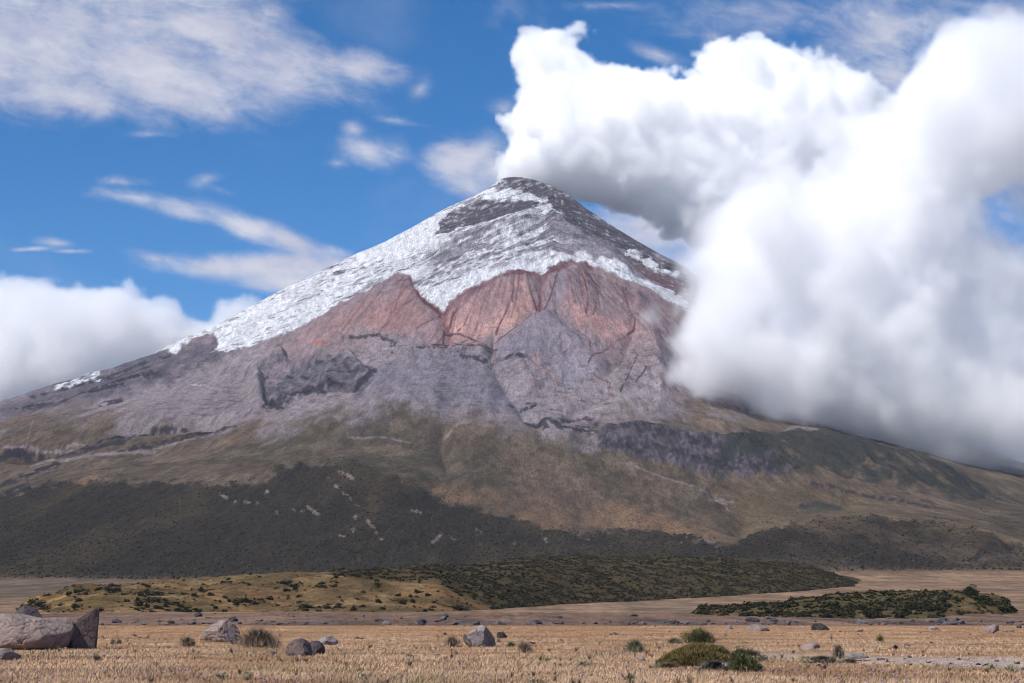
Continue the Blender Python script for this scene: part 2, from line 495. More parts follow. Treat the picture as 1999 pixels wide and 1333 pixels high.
# rock steps: ground above the line stands proud, drops at the line, shade of the face is painted in below
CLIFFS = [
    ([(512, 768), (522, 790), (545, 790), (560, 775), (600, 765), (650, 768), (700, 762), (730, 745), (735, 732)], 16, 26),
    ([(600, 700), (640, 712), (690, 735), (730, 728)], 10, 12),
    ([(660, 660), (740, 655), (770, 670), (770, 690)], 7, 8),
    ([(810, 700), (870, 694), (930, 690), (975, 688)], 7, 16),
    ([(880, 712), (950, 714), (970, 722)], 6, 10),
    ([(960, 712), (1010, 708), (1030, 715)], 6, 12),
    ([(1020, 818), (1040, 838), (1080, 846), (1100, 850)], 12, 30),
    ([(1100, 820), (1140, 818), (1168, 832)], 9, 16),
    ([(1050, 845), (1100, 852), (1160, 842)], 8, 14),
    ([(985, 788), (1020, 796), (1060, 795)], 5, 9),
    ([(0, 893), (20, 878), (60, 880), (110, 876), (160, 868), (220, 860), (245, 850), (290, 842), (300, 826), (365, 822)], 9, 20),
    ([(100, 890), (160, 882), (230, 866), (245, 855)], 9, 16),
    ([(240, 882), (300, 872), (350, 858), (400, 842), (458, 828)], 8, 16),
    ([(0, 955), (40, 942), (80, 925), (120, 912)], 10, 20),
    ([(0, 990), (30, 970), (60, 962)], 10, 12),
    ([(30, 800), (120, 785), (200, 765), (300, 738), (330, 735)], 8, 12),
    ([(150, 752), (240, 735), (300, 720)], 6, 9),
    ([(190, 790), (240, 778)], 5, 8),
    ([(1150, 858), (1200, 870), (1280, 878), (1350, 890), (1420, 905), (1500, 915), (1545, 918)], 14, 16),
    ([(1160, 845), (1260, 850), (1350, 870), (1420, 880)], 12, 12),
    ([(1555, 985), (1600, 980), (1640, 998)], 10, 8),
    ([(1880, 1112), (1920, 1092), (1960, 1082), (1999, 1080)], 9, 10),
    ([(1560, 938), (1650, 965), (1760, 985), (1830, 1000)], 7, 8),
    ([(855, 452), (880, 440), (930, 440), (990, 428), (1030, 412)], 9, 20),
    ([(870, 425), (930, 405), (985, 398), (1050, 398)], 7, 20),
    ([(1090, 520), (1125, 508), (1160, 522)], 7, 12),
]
SHADED_ROCK = np.zeros_like(Y)      # dark rock faces, their shade painted into the colour
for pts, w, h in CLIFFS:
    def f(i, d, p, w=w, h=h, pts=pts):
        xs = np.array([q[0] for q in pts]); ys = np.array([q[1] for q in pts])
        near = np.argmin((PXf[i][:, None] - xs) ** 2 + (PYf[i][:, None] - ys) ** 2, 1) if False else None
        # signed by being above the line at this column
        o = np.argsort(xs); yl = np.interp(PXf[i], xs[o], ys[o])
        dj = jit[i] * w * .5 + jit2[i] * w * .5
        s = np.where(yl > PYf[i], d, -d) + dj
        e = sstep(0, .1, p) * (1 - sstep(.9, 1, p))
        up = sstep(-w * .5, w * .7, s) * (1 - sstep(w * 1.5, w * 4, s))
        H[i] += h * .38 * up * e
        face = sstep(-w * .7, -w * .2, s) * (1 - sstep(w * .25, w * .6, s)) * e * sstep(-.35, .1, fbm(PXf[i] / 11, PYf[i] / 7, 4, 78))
        SHADED_ROCK[i] = np.maximum(SHADED_ROCK[i], face)
    stroke(pts, w * 4, f)

# ---- surface masks in the places the photograph shows them
GLACIER = [(-10, 700), (300, 690), (335, 672), (420, 630), (560, 550), (700, 480), (800, 430), (940, 340), (1000, 330), (1060, 350), (1090, 365), (1200, 430), (1345, 505), (1345, 592), (1300, 577), (1250, 556),
           (1200, 541), (1140, 516), (1122, 508), (1098, 513), (1072, 520), (1060, 534), (1040, 528), (1000, 528), (960, 546), (920, 563), (885, 582), (866, 598), (850, 588), (830, 574), (812, 556), (802, 534),
           (770, 542), (730, 560), (690, 580), (650, 600), (600, 630), (560, 652), (510, 668), (470, 684), (440, 695), (414, 698), (428, 672), (418, 650), (400, 656), (370, 674), (342, 694), (322, 690)]
snow = poly_mask(GLACIER, 1.5, 5.0, 22)
snow = np.maximum(snow, poly_mask([(96, 768), (110, 757), (150, 742), (195, 730), (200, 742), (150, 752)], 2, 4, 16))
snow = np.maximum(snow, poly_mask([(1250, 548), (1290, 568), (1345, 590), (1345, 604), (1300, 584)], 1.5, 2, 12) )
bands = [([(852, 458), (858, 440), (880, 422), (930, 398), (985, 392), (1050, 396), (1052, 408), (1020, 420), (990, 432), (950, 446), (900, 450), (872, 464)], 2, 7),
         ([(1195, 492), (1230, 500), (1280, 528), (1345, 552), (1345, 588), (1300, 562), (1250, 535)], 2, 6),
         ([(1088, 372), (1140, 392), (1200, 436), (1290, 494), (1345, 524), (1345, 548), (1290, 520), (1240, 492), (1190, 482), (1150, 476), (1110, 440), (1075, 405), (1060, 385)], 5, 16),
         ([(970, 345), (1000, 340), (1060, 352), (1110, 380), (1085, 392), (1050, 385), (1015, 372), (990, 366)], 4, 10),
         ([(335, 705), (365, 678), (405, 656), (418, 658), (424, 672), (412, 698)], 2, 4)]
bare = np.zeros_like(Y)
for pts, s_, r_ in bands: bare = np.maximum(bare, poly_mask(pts, s_, r_, 18, 44))
# ash and broken ice on the glacier: belts across the slope
qx, qy = PXf, PYf
wq = qy - .36 * np.abs(qx - 1080)
dirt = fbm(qx / 95 + 3, wq / 10, 7, 51, gain=.62)
dirt2 = fbm(qx / 14, wq / 5, 5, 53, gain=.65)
sl = fbm(qx / 160, qy / 90, 4, 55)
clean = np.maximum(poly_mask([(700, 480), (850, 405), (870, 425), (850, 470), (780, 505), (690, 515)], 12, 8), 0)
clean = np.maximum(clean, poly_mask([(960, 520), (1060, 500), (1140, 500), (1230, 540), (1330, 585), (1310, 595), (1130, 525), (1000, 535), (900, 590), (860, 600), (820, 560), (900, 540)], 14, 8) * .8)
clean = np.maximum(clean, poly_mask([(1225, 480), (1300, 510), (1330, 535), (1320, 545), (1270, 525), (1215, 495)], 5, 5) * .9)
clean = np.maximum(clean, poly_mask([(345, 690), (420, 640), (600, 560), (650, 575), (560, 640), (430, 695)], 14, 8) * .55)
dirty = sstep(.06, .5, dirt * 1.0 + dirt2 * .3 + sl * .45 + .04 - clean * .6 - .38 * sstep(950, 600, qx))
dirty = np.maximum(dirty, poly_mask([(860, 480), (1000, 450), (1075, 430), (1180, 500), (1040, 500), (960, 515), (860, 530), (800, 520)], 25, 16, 50, 93) * sstep(-.45, .2, dirt + dirt2 * .7))
dirty = np.maximum(dirty, sstep(.1, .5, sstep(1030, 1180, qx + (qy - 400) * .3) * (1 - sstep(500, 540, qy - (qx - 1100) * .25)) * .75 + dirt * .6 - clean * .8))
ice = snow * (1 - bare)
# crevasses and seracs: small sharp relief across the ice
H += ice * (ridged(qx / 44, wq / 10, 4, 61) - .55) * 9 * sstep(-.4, .4, wn(400, 63, 3) + .1)
H += ice * (ridged(qx / 120, wq / 30, 3, 62) - .5) * 8
H += ice * 5
H += bare * (ridged(qx / 60, wq / 9, 4, 64) - .5) * 10
H += bare * np.sin((Zb + H) / 14 + wn(200, 65, 3) * 3) * 2.5
H *= 1 - .8 * sstep(9100, 9430, Y)
Zf = Zb + H * sstep(2200, 2800, Y)
lava = poly_mask([(1145, 850), (1190, 838), (1280, 838), (1360, 862), (1480, 880), (1550, 915), (1500, 925), (1400, 915), (1300, 895), (1190, 880)], 5, 10, 30, 46)
lava2 = poly_mask([(580, 700), (640, 690), (700, 720), (735, 735), (720, 765), (600, 770), (540, 775), (515, 790), (520, 760), (560, 730)], 8, 14, 30, 47)
Zf += (lava * 1.3 + lava2 * 1.0) * (wn(40, 66, 5)) * 6 * fade
Zf += lava * 6
scrub_dark = (1 - .45 * sstep(1400, 1520, PXf) * sstep(-.3, .25, mid0)) * poly_mask([(-500, 1010), (0, 985), (90, 958), (200, 948), (330, 945), (440, 950), (520, 945), (530, 925), (600, 915), (690, 912), (740, 925), (800, 952), (850, 972), (960, 998), (1060, 1030), (1150, 1045), (1260, 1035), (1330, 1048),
                        (1420, 1072), (1500, 1048), (1600, 1034), (1700, 1030), (1850, 1040), (1930, 1060), (2000, 1078), (2500, 1100), (2500, 1150), (-500, 1150)], 5, 12, 26, 48)
Zf += scrub_dark * (wn(30, 67, 4) * 1.5) * sstep(2600, 3000, Y)
hillR = poly_mask([(1380, 905), (1420, 870), (1500, 852), (1620, 852), (1720, 872), (1820, 905), (1900, 940), (1960, 975), (1900, 985), (1800, 960), (1700, 940), (1600, 925), (1480, 900)], 8, 16, 34, 49)
Zf += hillR * wn(60, 68, 5) * 10

# ---- colours of the ground itself
ALB = 0.57                     # photographed colour -> reflectance of the ground itself
def C(r, g, b, k=1.0): return lin((r, g, b)) * k * ALB
col = np.zeros(Y.shape + (3,)); col[:] = C(150, 128, 112)
def over(c, m):
    global col
    c = np.asarray(c); m = np.clip(m, 0, 1)[..., None]
    col = col * (1 - m) + c * m
big = wn(700, 71, 5); mid = wn(180, 72, 5); fine = wn(50, 73, 4)
strk = fbm(ang * 70, rad / 900, 5, 74)
edge = lambda y0, w: sstep(y0 + w, y0 - w, PYf)   # 1 above the photo height y0
over(C(150, 124, 98), (PYf < 1215) * 1.0)
over(C(120, 104, 82), sstep(1130, 1100, PYf))
GREEN, BROWN, TAN = C(92, 82, 65), C(110, 93, 78), C(144, 114, 88)
over(BROWN, sstep(1110, 1085, PYf))
over(GREEN, sstep(-.2, .5, big + mid * .5) * sstep(1110, 1060, PYf) * .85)
over(C(66, 62, 48), sstep(.12, .35, wn(22, 33, 5) + mid * .3) * sstep(1110, 1060, PYf) * .55)
over(C(76, 72, 56), sstep(.1, .4, fine + mid * .5) * sstep(1110, 1060, PYf) * .5)
over(C(134, 116, 98), sstep(.15, .5, wn(90, 80, 6)) * sstep(1110, 1060, PYf) * .5)
over(TAN, poly_mask([(830, 955), (900, 950), (1000, 965), (1120, 970), (1250, 990), (1400, 1040), (1420, 1060), (1300, 1040), (1180, 1030), (1060, 1040), (980, 1000), (880, 985)], 14, 18, 40, 50) * sstep(-.6, .3, mid) * .8)
over(TAN, poly_mask([(145, 948), (180, 940), (205, 945), (170, 960)], 5, 6, 12, 56) * .9)
over(C(128, 108, 80), poly_mask([(1440, 1060), (1560, 1030), (1850, 1030), (1999, 1060), (1999, 1080), (1700, 1040), (1560, 1050)], 8, 10, 30, 57) * .8)
over(C(108, 93, 70), poly_mask([(1440, 930), (1600, 960), (1800, 1010), (1780, 1030), (1560, 1030), (1460, 1040), (1420, 980)], 20, 16, 60, 58) * .7)
# grey ash above the grass line
ash_line = np.interp(PXf, [-400, 0, 60, 250, 420, 520, 640, 720, 900, 1000, 1150, 1200, 1300, 1400, 1620, 2000], [860, 818, 800, 815, 835, 835, 812, 800, 812, 840, 850, 830, 800, 790, 800, 860])
ash = sstep(-34, 34, ash_line - PYf + mid * 34 + fine * 26)
ASH = C(156, 143, 146)
over(ASH, ash)
over(C(128, 119, 127), ash * sstep(.0, .5, strk * .6 + mid * .8) * .4)
over(C(152, 138, 142), ash * sstep(.0, .5, -strk * .6 + fine * .5 - mid * .5) * .4)
over(C(84, 80, 94), ash * poly_mask([(0, 790), (330, 690), (420, 660), (470, 690), (330, 745), (150, 800), (0, 820)], 10, 14, 40, 59) * .75)
over(C(142, 128, 130), ash * poly_mask([(230, 800), (400, 745), (480, 730), (500, 800), (420, 835), (320, 815)], 16, 10, 40, 60) * .6)
# red oxidised scree bowls
redz = poly_mask([(560, 655), (700, 585), (800, 532), (860, 600), (960, 540), (1060, 520), (1125, 508), (1250, 550), (1345, 590), (1330, 640), (1260, 680), (1200, 690), (1120, 650), (1055, 612), (1000, 640), (930, 668),
                  (860, 690), (800, 660), (720, 640), (640, 660), (560, 690)], 38, 30, 70, 61)
over(C(162, 132, 132), redz * .85)
over(C(204, 158, 146), poly_mask([(880, 600), (960, 560), (1030, 540), (1050, 600), (1010, 640), (950, 660), (890, 665), (872, 630)], 14, 10, 40, 62) * (.55 + .4 * sstep(-.3, .4, fine + strk * .4)))
over(C(192, 146, 138), poly_mask([(1120, 600), (1180, 620), (1235, 640), (1200, 675), (1160, 660), (1115, 640)], 12, 10, 30, 63) * .7)
over(C(172, 132, 126), poly_mask([(620, 640), (740, 585), (800, 560), (830, 610), (800, 650), (700, 640), (640, 660)], 14, 12, 30, 64) * .7)
over(C(150, 138, 146), poly_mask([(1062, 545), (1100, 525), (1110, 560), (1080, 620), (1058, 612)], 6, 6, 20, 65) * .8)
over(C(172, 132, 132), poly_mask([(1030, 690), (1080, 700), (1110, 730), (1080, 745), (1040, 720)], 10, 8, 20, 66) * .5)
over(C(146, 112, 118), redz * sstep(.1, .6, strk * .7 + fine * .5) * .35)
# grey lobes of loose ash over the red
over(C(138, 130, 142), poly_mask([(1050, 614), (1100, 640), (1150, 690), (1170, 740), (1110, 760), (1040, 700), (970, 720), (960, 680), (1010, 645)], 8, 8, 30, 67) * .85)
over(C(130, 124, 136), poly_mask([(700, 780), (740, 725), (830, 705), (940, 715), (990, 760), (1040, 810), (900, 800), (760, 790)], 12, 10, 40, 68) * .8)
# dark red edge below the glacier
def paint(pts, w, c, k=1.0, rough=.5):
    def f(i, d, p):
        global col
        d = d + np.abs(fbm(PXf[i] / (w * 4 + 6), PYf[i] / (w * 4 + 6), 3, 91)) * w * rough
        m = (1 - sstep(w * .45, w, d)) * k
        col[i] = col[i] * (1 - m[:, None]) + np.asarray(c) * m[:, None]
    stroke(pts, w * 2 + 4, f)
DRED = C(122, 66, 68); RED = C(168, 96, 92)
paint([(800, 536), (815, 560), (835, 582), (862, 602), (885, 590), (920, 570), (960, 552), (1000, 534), (1040, 534), (1060, 540), (1072, 526), (1098, 518), (1122, 512), (1150, 525)], 13, C(104, 54, 58), .95, .8)
paint([(1045, 535), (1060, 550), (1056, 580), (1052, 610)], 10, DRED, .7, .8)
paint([(862, 602), (872, 630), (880, 655), (865, 690)], 8, C(150, 92, 92), .6)
for pts in [[(1056, 600), (1035, 625), (1000, 650), (965, 668)], [(1000, 545), (1002, 570), (990, 610), (966, 650)], [(960, 668), (966, 700), (960, 725)], [(1125, 515), (1140, 560), (1150, 590), (1142, 620)],
            [(1150, 540), (1168, 570), (1160, 620)], [(1138, 525), (1160, 560), (1172, 600)], [(1215, 560), (1222, 590), (1240, 620), (1236, 640), (1200, 672), (1165, 700), (1150, 722)], [(1195, 670), (1215, 660), (1240, 640)],
            [(1128, 655), (1150, 680), (1152, 700)], [(1160, 740), (1190, 750), (1188, 764)], [(1030, 540), (1034, 570), (1048, 600)], [(1035, 535), (1052, 575), (1054, 605)], [(868, 640), (862, 680), (855, 700)],
            [(880, 640), (930, 668), (900, 680)], [(1188, 764), (1196, 775)], [(905, 575), (890, 600), (880, 630)], [(1090, 530), (1075, 570), (1060, 610)]]:
    j = [(x + (i % 2) * 3 - 1, y) for i, (x, y) in enumerate(pts)]
    paint(j, 3.0 if pts[0][1] < 650 else 2.0, C(98, 54, 58), .95 if pts[0][1] < 650 else .75, .5)
def carve(pts, w, h):
    ridge(pts, w, h)
# fan of thin stone chutes below the ice edge
rr = np.random.RandomState(3)
for x0, y0, n in [(1000, 540, 14), (1100, 522, 14), (1150, 532, 14), (1200, 552, 10), (930, 570, 10), (840, 590, 6), (770, 560, 8), (1250, 565, 8)]:
    for k in range(n):
        xx = x0 + rr.uniform(-45, 45); yy = np.interp(xx, [800, 866, 1000, 1060, 1122, 1300], [545, 602, 540, 545, 520, 590]) + 3
        dx = (xx - 1050) * .25 + rr.uniform(-14, 14); L = rr.uniform(25, 110)
        paint([(xx, yy), (xx + dx * .4 + rr.uniform(-3, 3), yy + L * .5), (xx + dx, yy + L)], 2.3, C(104, 60, 64) if rr.rand() < .6 else C(108, 100, 112), rr.uniform(.3, .75))
paint([(612, 672), (622, 674), (634, 673)], 3.2, C(190, 118, 98), .9, .3)
# rock
over(C(96, 90, 100), lava * .85); over(C(58, 54, 62), lava * sstep(.0, .3, wn(12, 78, 4)) * .8); over(C(62, 58, 68), lava2 * sstep(.05, .3, wn(26, 77, 5)) * .7); over(C(100, 95, 106), lava2 * (.6 + .3 * sstep(-.2, .3, fine)))
over(C(66, 68, 58), lava * sstep(.1, .5, fine) * .5)
over(C(52, 48, 56), SHADED_ROCK * .9)  # dark rock, deepened to carry the shade of the cliff faces
fl = sstep(.24, .44, fbm(X / 70, Vv / 11 + X / 300, 6, 81, gain=.6)) * sstep(.0, .3, wn(300, 82, 4)) * sstep(850, 800, PYf) * (1 - redz * .8)
over(C(70, 66, 78), fl * .65)
fl2 = sstep(.3, .5, wn(28, 85, 5, 2.)) * sstep(.05, .4, wn(350, 86, 4)) * sstep(850, 800, PYf) * (1 - redz)
over(C(84, 80, 92), fl2 * .6)
over(C(156, 128, 132), ash * sstep(.1, .5, wn(240, 87, 5)) * sstep(760, 640, PYf) * .55)
pale = sstep(.45, .6, wn(70, 83, 5)) * sstep(.1, .4, wn(600, 84, 3)) * sstep(790, 830, PYf) * sstep(1090, 1060, PYf) * (1 - sstep(940, 980, PYf) * .5)
over(C(160, 146, 140), pale * .55)
for pts, w in [([(60, 872), (130, 868), (200, 852), (250, 846)], 5), ([(90, 905), (160, 900), (230, 890), (300, 885)], 7), ([(620, 835), (640, 822), (660, 832)], 12), ([(870, 845), (900, 830), (960, 820)], 8), ([(680, 860), (740, 855), (800, 862)], 4),
               ([(1240, 905), (1300, 925), (1370, 950), (1430, 965)], 5), ([(1390, 945), (1420, 965)], 6), ([(1520, 850), (1560, 838), (1600, 850)], 10), ([(1300, 830), (1330, 850), (1350, 862)], 6), ([(1440, 1060), (1450, 1045)], 4), ([(1870, 1108), (1920, 1100), (1990, 1085)], 5)]:
    paint(pts, w, C(150, 138, 138), .6, 1.2)
paint([(350, 765), (370, 750), (400, 752), (432, 762)], 2.0, C(176, 164, 160), .7)
paint([(376, 750), (392, 751)], 2.2, C(210, 200, 195), .8)
for pts in [[(280, 766), (340, 763), (430, 764)], [(65, 822), (58, 842), (52, 868)]]: paint(pts, 1.6, C(160, 148, 142), .5)
# snow and ice
over(C(94, 88, 98), np.maximum(bare, 0) * snow)
over(C(60, 56, 66), bare * snow * sstep(-.05, .25, fbm(qx / 50, wq / 4, 5, 88)) * .8)
over(C(118, 108, 112), bare * sstep(.0, .4, dirt) * snow * .6)
redb = poly_mask([(1195, 492), (1280, 528), (1345, 556), (1345, 588), (1290, 560), (1230, 520)], 4, 5, 12, 69)
over(C(126, 92, 96), redb * .8)
over(C(205, 208, 214), bare * snow * sstep(.25, .45, dirt2 + dirt * .5) * .6)
icec = C(232, 233, 238)
over(icec, ice * (1 - dirty * .8))
over(C(132, 128, 140), ice * dirty * .68)
over(C(70, 68, 80), ice * sstep(.30, .44, fbm(qx / 48, wq / 3.2, 5, 94, gain=.6) + dirt * .35 - clean * .25) * .7)
over(C(84, 82, 94), ice * sstep(.25, .5, dirt2 + dirt * .3) * (1 - clean * .8) * .6)
over(C(96, 94, 104), poly_mask([(0, 770), (1, 760), (300, 690), (330, 672), (342, 690), (330, 706), (150, 742), (100, 760)], 4, 6, 20, 70) * (1 - snow) * .7)
# dark lava ledges and ravine walls, wall shade painted into the tone, with pale ash lips above them
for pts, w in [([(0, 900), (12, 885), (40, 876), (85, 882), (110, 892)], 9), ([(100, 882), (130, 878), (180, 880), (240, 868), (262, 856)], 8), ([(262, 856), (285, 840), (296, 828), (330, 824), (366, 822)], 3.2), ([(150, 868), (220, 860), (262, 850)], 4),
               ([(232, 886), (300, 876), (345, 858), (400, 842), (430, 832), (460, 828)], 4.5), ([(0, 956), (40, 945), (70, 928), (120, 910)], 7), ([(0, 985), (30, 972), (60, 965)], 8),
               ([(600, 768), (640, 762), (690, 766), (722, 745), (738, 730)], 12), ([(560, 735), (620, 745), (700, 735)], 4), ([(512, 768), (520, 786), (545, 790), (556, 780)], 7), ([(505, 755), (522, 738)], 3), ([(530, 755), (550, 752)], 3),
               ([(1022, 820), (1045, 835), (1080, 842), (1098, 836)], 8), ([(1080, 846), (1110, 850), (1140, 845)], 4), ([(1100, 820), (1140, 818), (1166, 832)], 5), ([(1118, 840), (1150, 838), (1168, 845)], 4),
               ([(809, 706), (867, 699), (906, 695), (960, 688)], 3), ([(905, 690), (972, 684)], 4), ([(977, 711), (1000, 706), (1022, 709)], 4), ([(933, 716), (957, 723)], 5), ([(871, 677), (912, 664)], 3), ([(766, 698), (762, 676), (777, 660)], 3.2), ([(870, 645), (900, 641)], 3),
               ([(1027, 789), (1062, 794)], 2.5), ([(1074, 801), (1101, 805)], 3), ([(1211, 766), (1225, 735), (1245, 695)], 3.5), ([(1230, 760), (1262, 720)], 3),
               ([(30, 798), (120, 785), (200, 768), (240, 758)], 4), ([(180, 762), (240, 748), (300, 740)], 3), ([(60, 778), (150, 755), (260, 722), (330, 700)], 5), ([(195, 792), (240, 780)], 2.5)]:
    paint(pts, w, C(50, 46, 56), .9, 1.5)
for pts, w in [([(8, 878), (60, 870), (110, 870)], 3), ([(110, 868), (150, 855), (200, 856), (240, 845), (290, 820), (310, 808), (360, 815)], 4), ([(300, 880), (350, 865), (400, 850), (450, 836)], 4), ([(60, 915), (120, 900), (230, 890)], 5), ([(560, 775), (640, 776), (700, 772)], 3)]:
    paint(pts, w, C(150, 136, 138), .75, 1.2)
# small dark outcrops and boulders on the scree
over(C(58, 54, 64), sstep(.30, .42, fbm(X / 40, Vv / 11 + fbm(X / 90, Vv / 60, 3, 38) * 2, 5, 34) * .8 + wn(170, 35, 5) * .5) * sstep(840, 780, PYf) * (1 - snow) * (1 - redz * .75) * .42)
over(C(160, 144, 146), sstep(.2, .5, wn(60, 36, 5, 2.) * .5 + wn(260, 37, 5) * .7) * sstep(840, 760, PYf) * (1 - snow) * .4)
paint([(985, 528), (1060, 512), (1130, 500), (1200, 528), (1260, 553), (1340, 590)], 9, C(232, 233, 238), .8, .8)
# dark scrub cover
over(C(52, 46, 36), scrub_dark * .95)
over(C(38, 36, 29), scrub_dark * sstep(.1, .4, wn(14, 89, 3)) * .6)
over(C(84, 72, 52), scrub_dark * sstep(.0, .5, mid + fine * .4) * .5)
over(C(50, 54, 50), hillR * sstep(-.6, -.05, fine + mid * .6 + .3 * sstep(930, 870, PYf)) * .9)
over(C(62, 66, 58), poly_mask([(1560, 990), (1600, 975), (1650, 990), (1640, 1005), (1580, 1010)], 6, 8, 20, 92) * .6)
# landslip scars showing through the scrub
for pts, w in [([(518, 948), (525, 975), (545, 985), (540, 1000)], 4.5), ([(430, 965), (442, 972)], 4), ([(460, 978), (505, 978)], 3.5), ([(690, 1035), (694, 1010), (696, 995)], 5), ([(718, 1015), (735, 1040), (745, 1052)], 4),
               ([(845, 1055), (868, 1035), (888, 1012)], 5.5), ([(872, 1040), (895, 1055)], 4), ([(1030, 1062), (1042, 1050)], 5.5), ([(1060, 1040), (1072, 1062)], 5), ([(1000, 1045), (1005, 1060)], 4), ([(600, 985), (622, 1000)], 4),
               ([(655, 1040), (675, 1050)], 4), ([(640, 935), (680, 965), (700, 985)], 3), ([(805, 998), (820, 1002)], 3.5), ([(930, 1030), (940, 1036)], 3.5), ([(1130, 1050), (1150, 1056)], 3), ([(1395, 1060), (1340, 1052)], 3), ([(1330, 1062), (1358, 1068)], 3),
               ([(560, 990), (600, 995)], 3), ([(665, 925), (690, 935)], 4), ([(780, 890), (784, 902)], 3), ([(1232, 1018), (1240, 1026)], 3), ([(1420, 970), (1422, 985)], 4), ([(1395, 955), (1410, 962)], 4)]:
    paint(pts, w * 1.5, C(158, 140, 130), .62, 2.6)
# low ground nearer: dry grass and grey gravel
near = sstep(2700, 2300, Y)
over(C(146, 118, 94), near)
over(C(120, 98, 78), near * sstep(.0, .4, fbm(X / 60, Y / 160, 6, 99)) * .7)
over(C(96, 88, 70), near * sstep(.25, .45, fbm(X / 26, Y / 60, 5, 90)) * .7)
over(C(126, 110, 92), near * sstep(.0, .5, wn(120, 93, 5)) * .6)
over(C(128, 118, 110), near * sstep(.1, .5, wn(200, 94, 5, .4)) * .5 * sstep(900, 400, PXf + 200))
over(C(122, 98, 82), sstep(560, 500, Y + wn(60, 95, 4) * 30))
over(C(90, 84, 84), sstep(360, 320, Y) * sstep(-.05, .3, wn(7, 96, 5)) * .8)
over(C(128, 100, 80), sstep(560, 500, Y) * sstep(330, 400, Y) * sstep(.0, .4, wn(12, 79, 5)) * .7)
over(C(96, 84, 68), sstep(1300, 1500, Y) * near * sstep(420, 250, PXf) * (.55 + .4 * sstep(-.2, .3, wn(60, 39, 5))))
# small bumps on the low ground
lowk = np.clip(sstep(2700, 2300, Y), 0, 1)[..., None]; col = col * (1 + .35 * lowk)
Zf += wn(40, 97, 4) * .5 * sstep(300, 420, Y) * (1 - fade)
Zf += wr(5, 98, 3) * .35 * sstep(275, 300, Y) * sstep(640, 520, Y)

terrain_mat = surf_mat('volcano_ground', attr=True, stretch=(1, .1, .5), scales=((.012, .12), (.05, .24), (.2, .24)), bump=((.025, 3.0), (.09, 2.6), (.3, 1.2)), rough=.95, spec=.1)
F4 = grid_faces(NRr, NCc)
co = np.stack([X, Y, Zf], -1).reshape(-1, 3)
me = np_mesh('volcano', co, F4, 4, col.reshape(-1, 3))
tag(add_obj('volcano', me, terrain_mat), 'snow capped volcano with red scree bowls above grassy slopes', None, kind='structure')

def terrain_z(x, y):
    """height of the sheet at ground points"""
    x = np.asarray(x, float); y = np.asarray(y, float)
    r = np.interp(y, rows, np.arange(NRr)); c = np.interp(x / np.maximum(y, 1), A_, np.arange(NCc))
    r0 = np.clip(r.astype(int), 0, NRr - 2); c0 = np.clip(c.astype(int), 0, NCc - 2); fr = r - r0; fc = c - c0
    z = (Zf[r0, c0] * (1 - fr) * (1 - fc) + Zf[r0 + 1, c0] * fr * (1 - fc) + Zf[r0, c0 + 1] * (1 - fr) * fc + Zf[r0 + 1, c0 + 1] * fr * fc)
    return z
# ------------------------------------------------------------------ near plain, far plain, foothills
def plain_h(x, y):
    k = 1 - sstep(235, 262, y)
    g = strip(x, y)
    return (fbm(x / 9, y / 9, 4, 201) * .07 + fbm(x / 1.6, y / 1.6, 3, 202) * .025) * k - g * .10 + 0.0

def base_D(py):      # flat-ground distance of a photo height
    return EYE * F / (py - YH)

def strip(x, y):
    """the pale gravel track on the right"""
    px, py = at2px(x / np.maximum(y, 1), -EYE / np.maximum(y, 1))
    c = np.interp(px, [1480, 1560, 1700, 1850, 2000, 2400], [1277, 1280, 1285, 1291, 1297, 1312])
    w = np.interp(px, [1440, 1500, 1600, 1750, 1900, 2000, 2400], [0, 4, 6, 9, 13, 15, 22])
    d = np.abs(py - c) + fbm(x / 2.2, y / 2.2, 4, 203) * 7
    return sstep(w + 2.5, w - 2.5, d) * (w > 1)

ysr = np.concatenate([np.array([-400, -150, -50, 0, 15, 30]), 1 / np.linspace(1 / 42, 1 / 262, 420), np.array([266, 269, 272])])
acs = np.concatenate([[-9, -4, -2, -1, -.6, -.4], np.linspace(-.31, .31, 620), [.4, .6, 1, 2, 4, 9]])
Yg = np.repeat(ysr[:, None], len(acs), 1)
Xg = acs[None, :] * np.maximum(Yg, 60.0)
Zg = plain_h(Xg, Yg)
Zg = np.where((Yg > 20), Zg, -.0)
gcol = np.zeros(Yg.shape + (3,)); gcol[:] = C(176, 142, 110)
def gover(c, m):
    global gcol
    m = np.clip(m, 0, 1)[..., None]; gcol = gcol * (1 - m) + np.asarray(c) * m
gover(C(150, 118, 86), sstep(.0, .4, fbm(Xg / 7, Yg / 14, 5, 204)) * .8)
gover(C(150, 128, 110), sstep(.15, .5, fbm(Xg / 12, Yg / 20, 5, 205)) * .4)
gover(C(140, 110, 86), sstep(.2, .5, fbm(Xg / 3, Yg / 5, 5, 206)) * .6)
gstrip = strip(Xg, Yg)
gover(C(172, 162, 158), gstrip)
gover(C(124, 112, 106), gstrip * sstep(.1, .5, fbm(Xg / .8, Yg / 1.2, 4, 207)) * .6)
ground_mat = surf_mat('dry_plain', attr=True, scales=((3.0, .2), (18, .25)), bump=((4.0, .05),), rough=.97, spec=.05)
gcol = gcol * 1.35 * np.array([1.04, .95, .86])
me = np_mesh('plain', np.stack([Xg, Yg, Zg], -1).reshape(-1, 3), grid_faces(*Yg.shape), 4, gcol.reshape(-1, 3))
tag(add_obj('ground', me, ground_mat), 'flat plain of dry straw coloured grass', None, kind='structure')
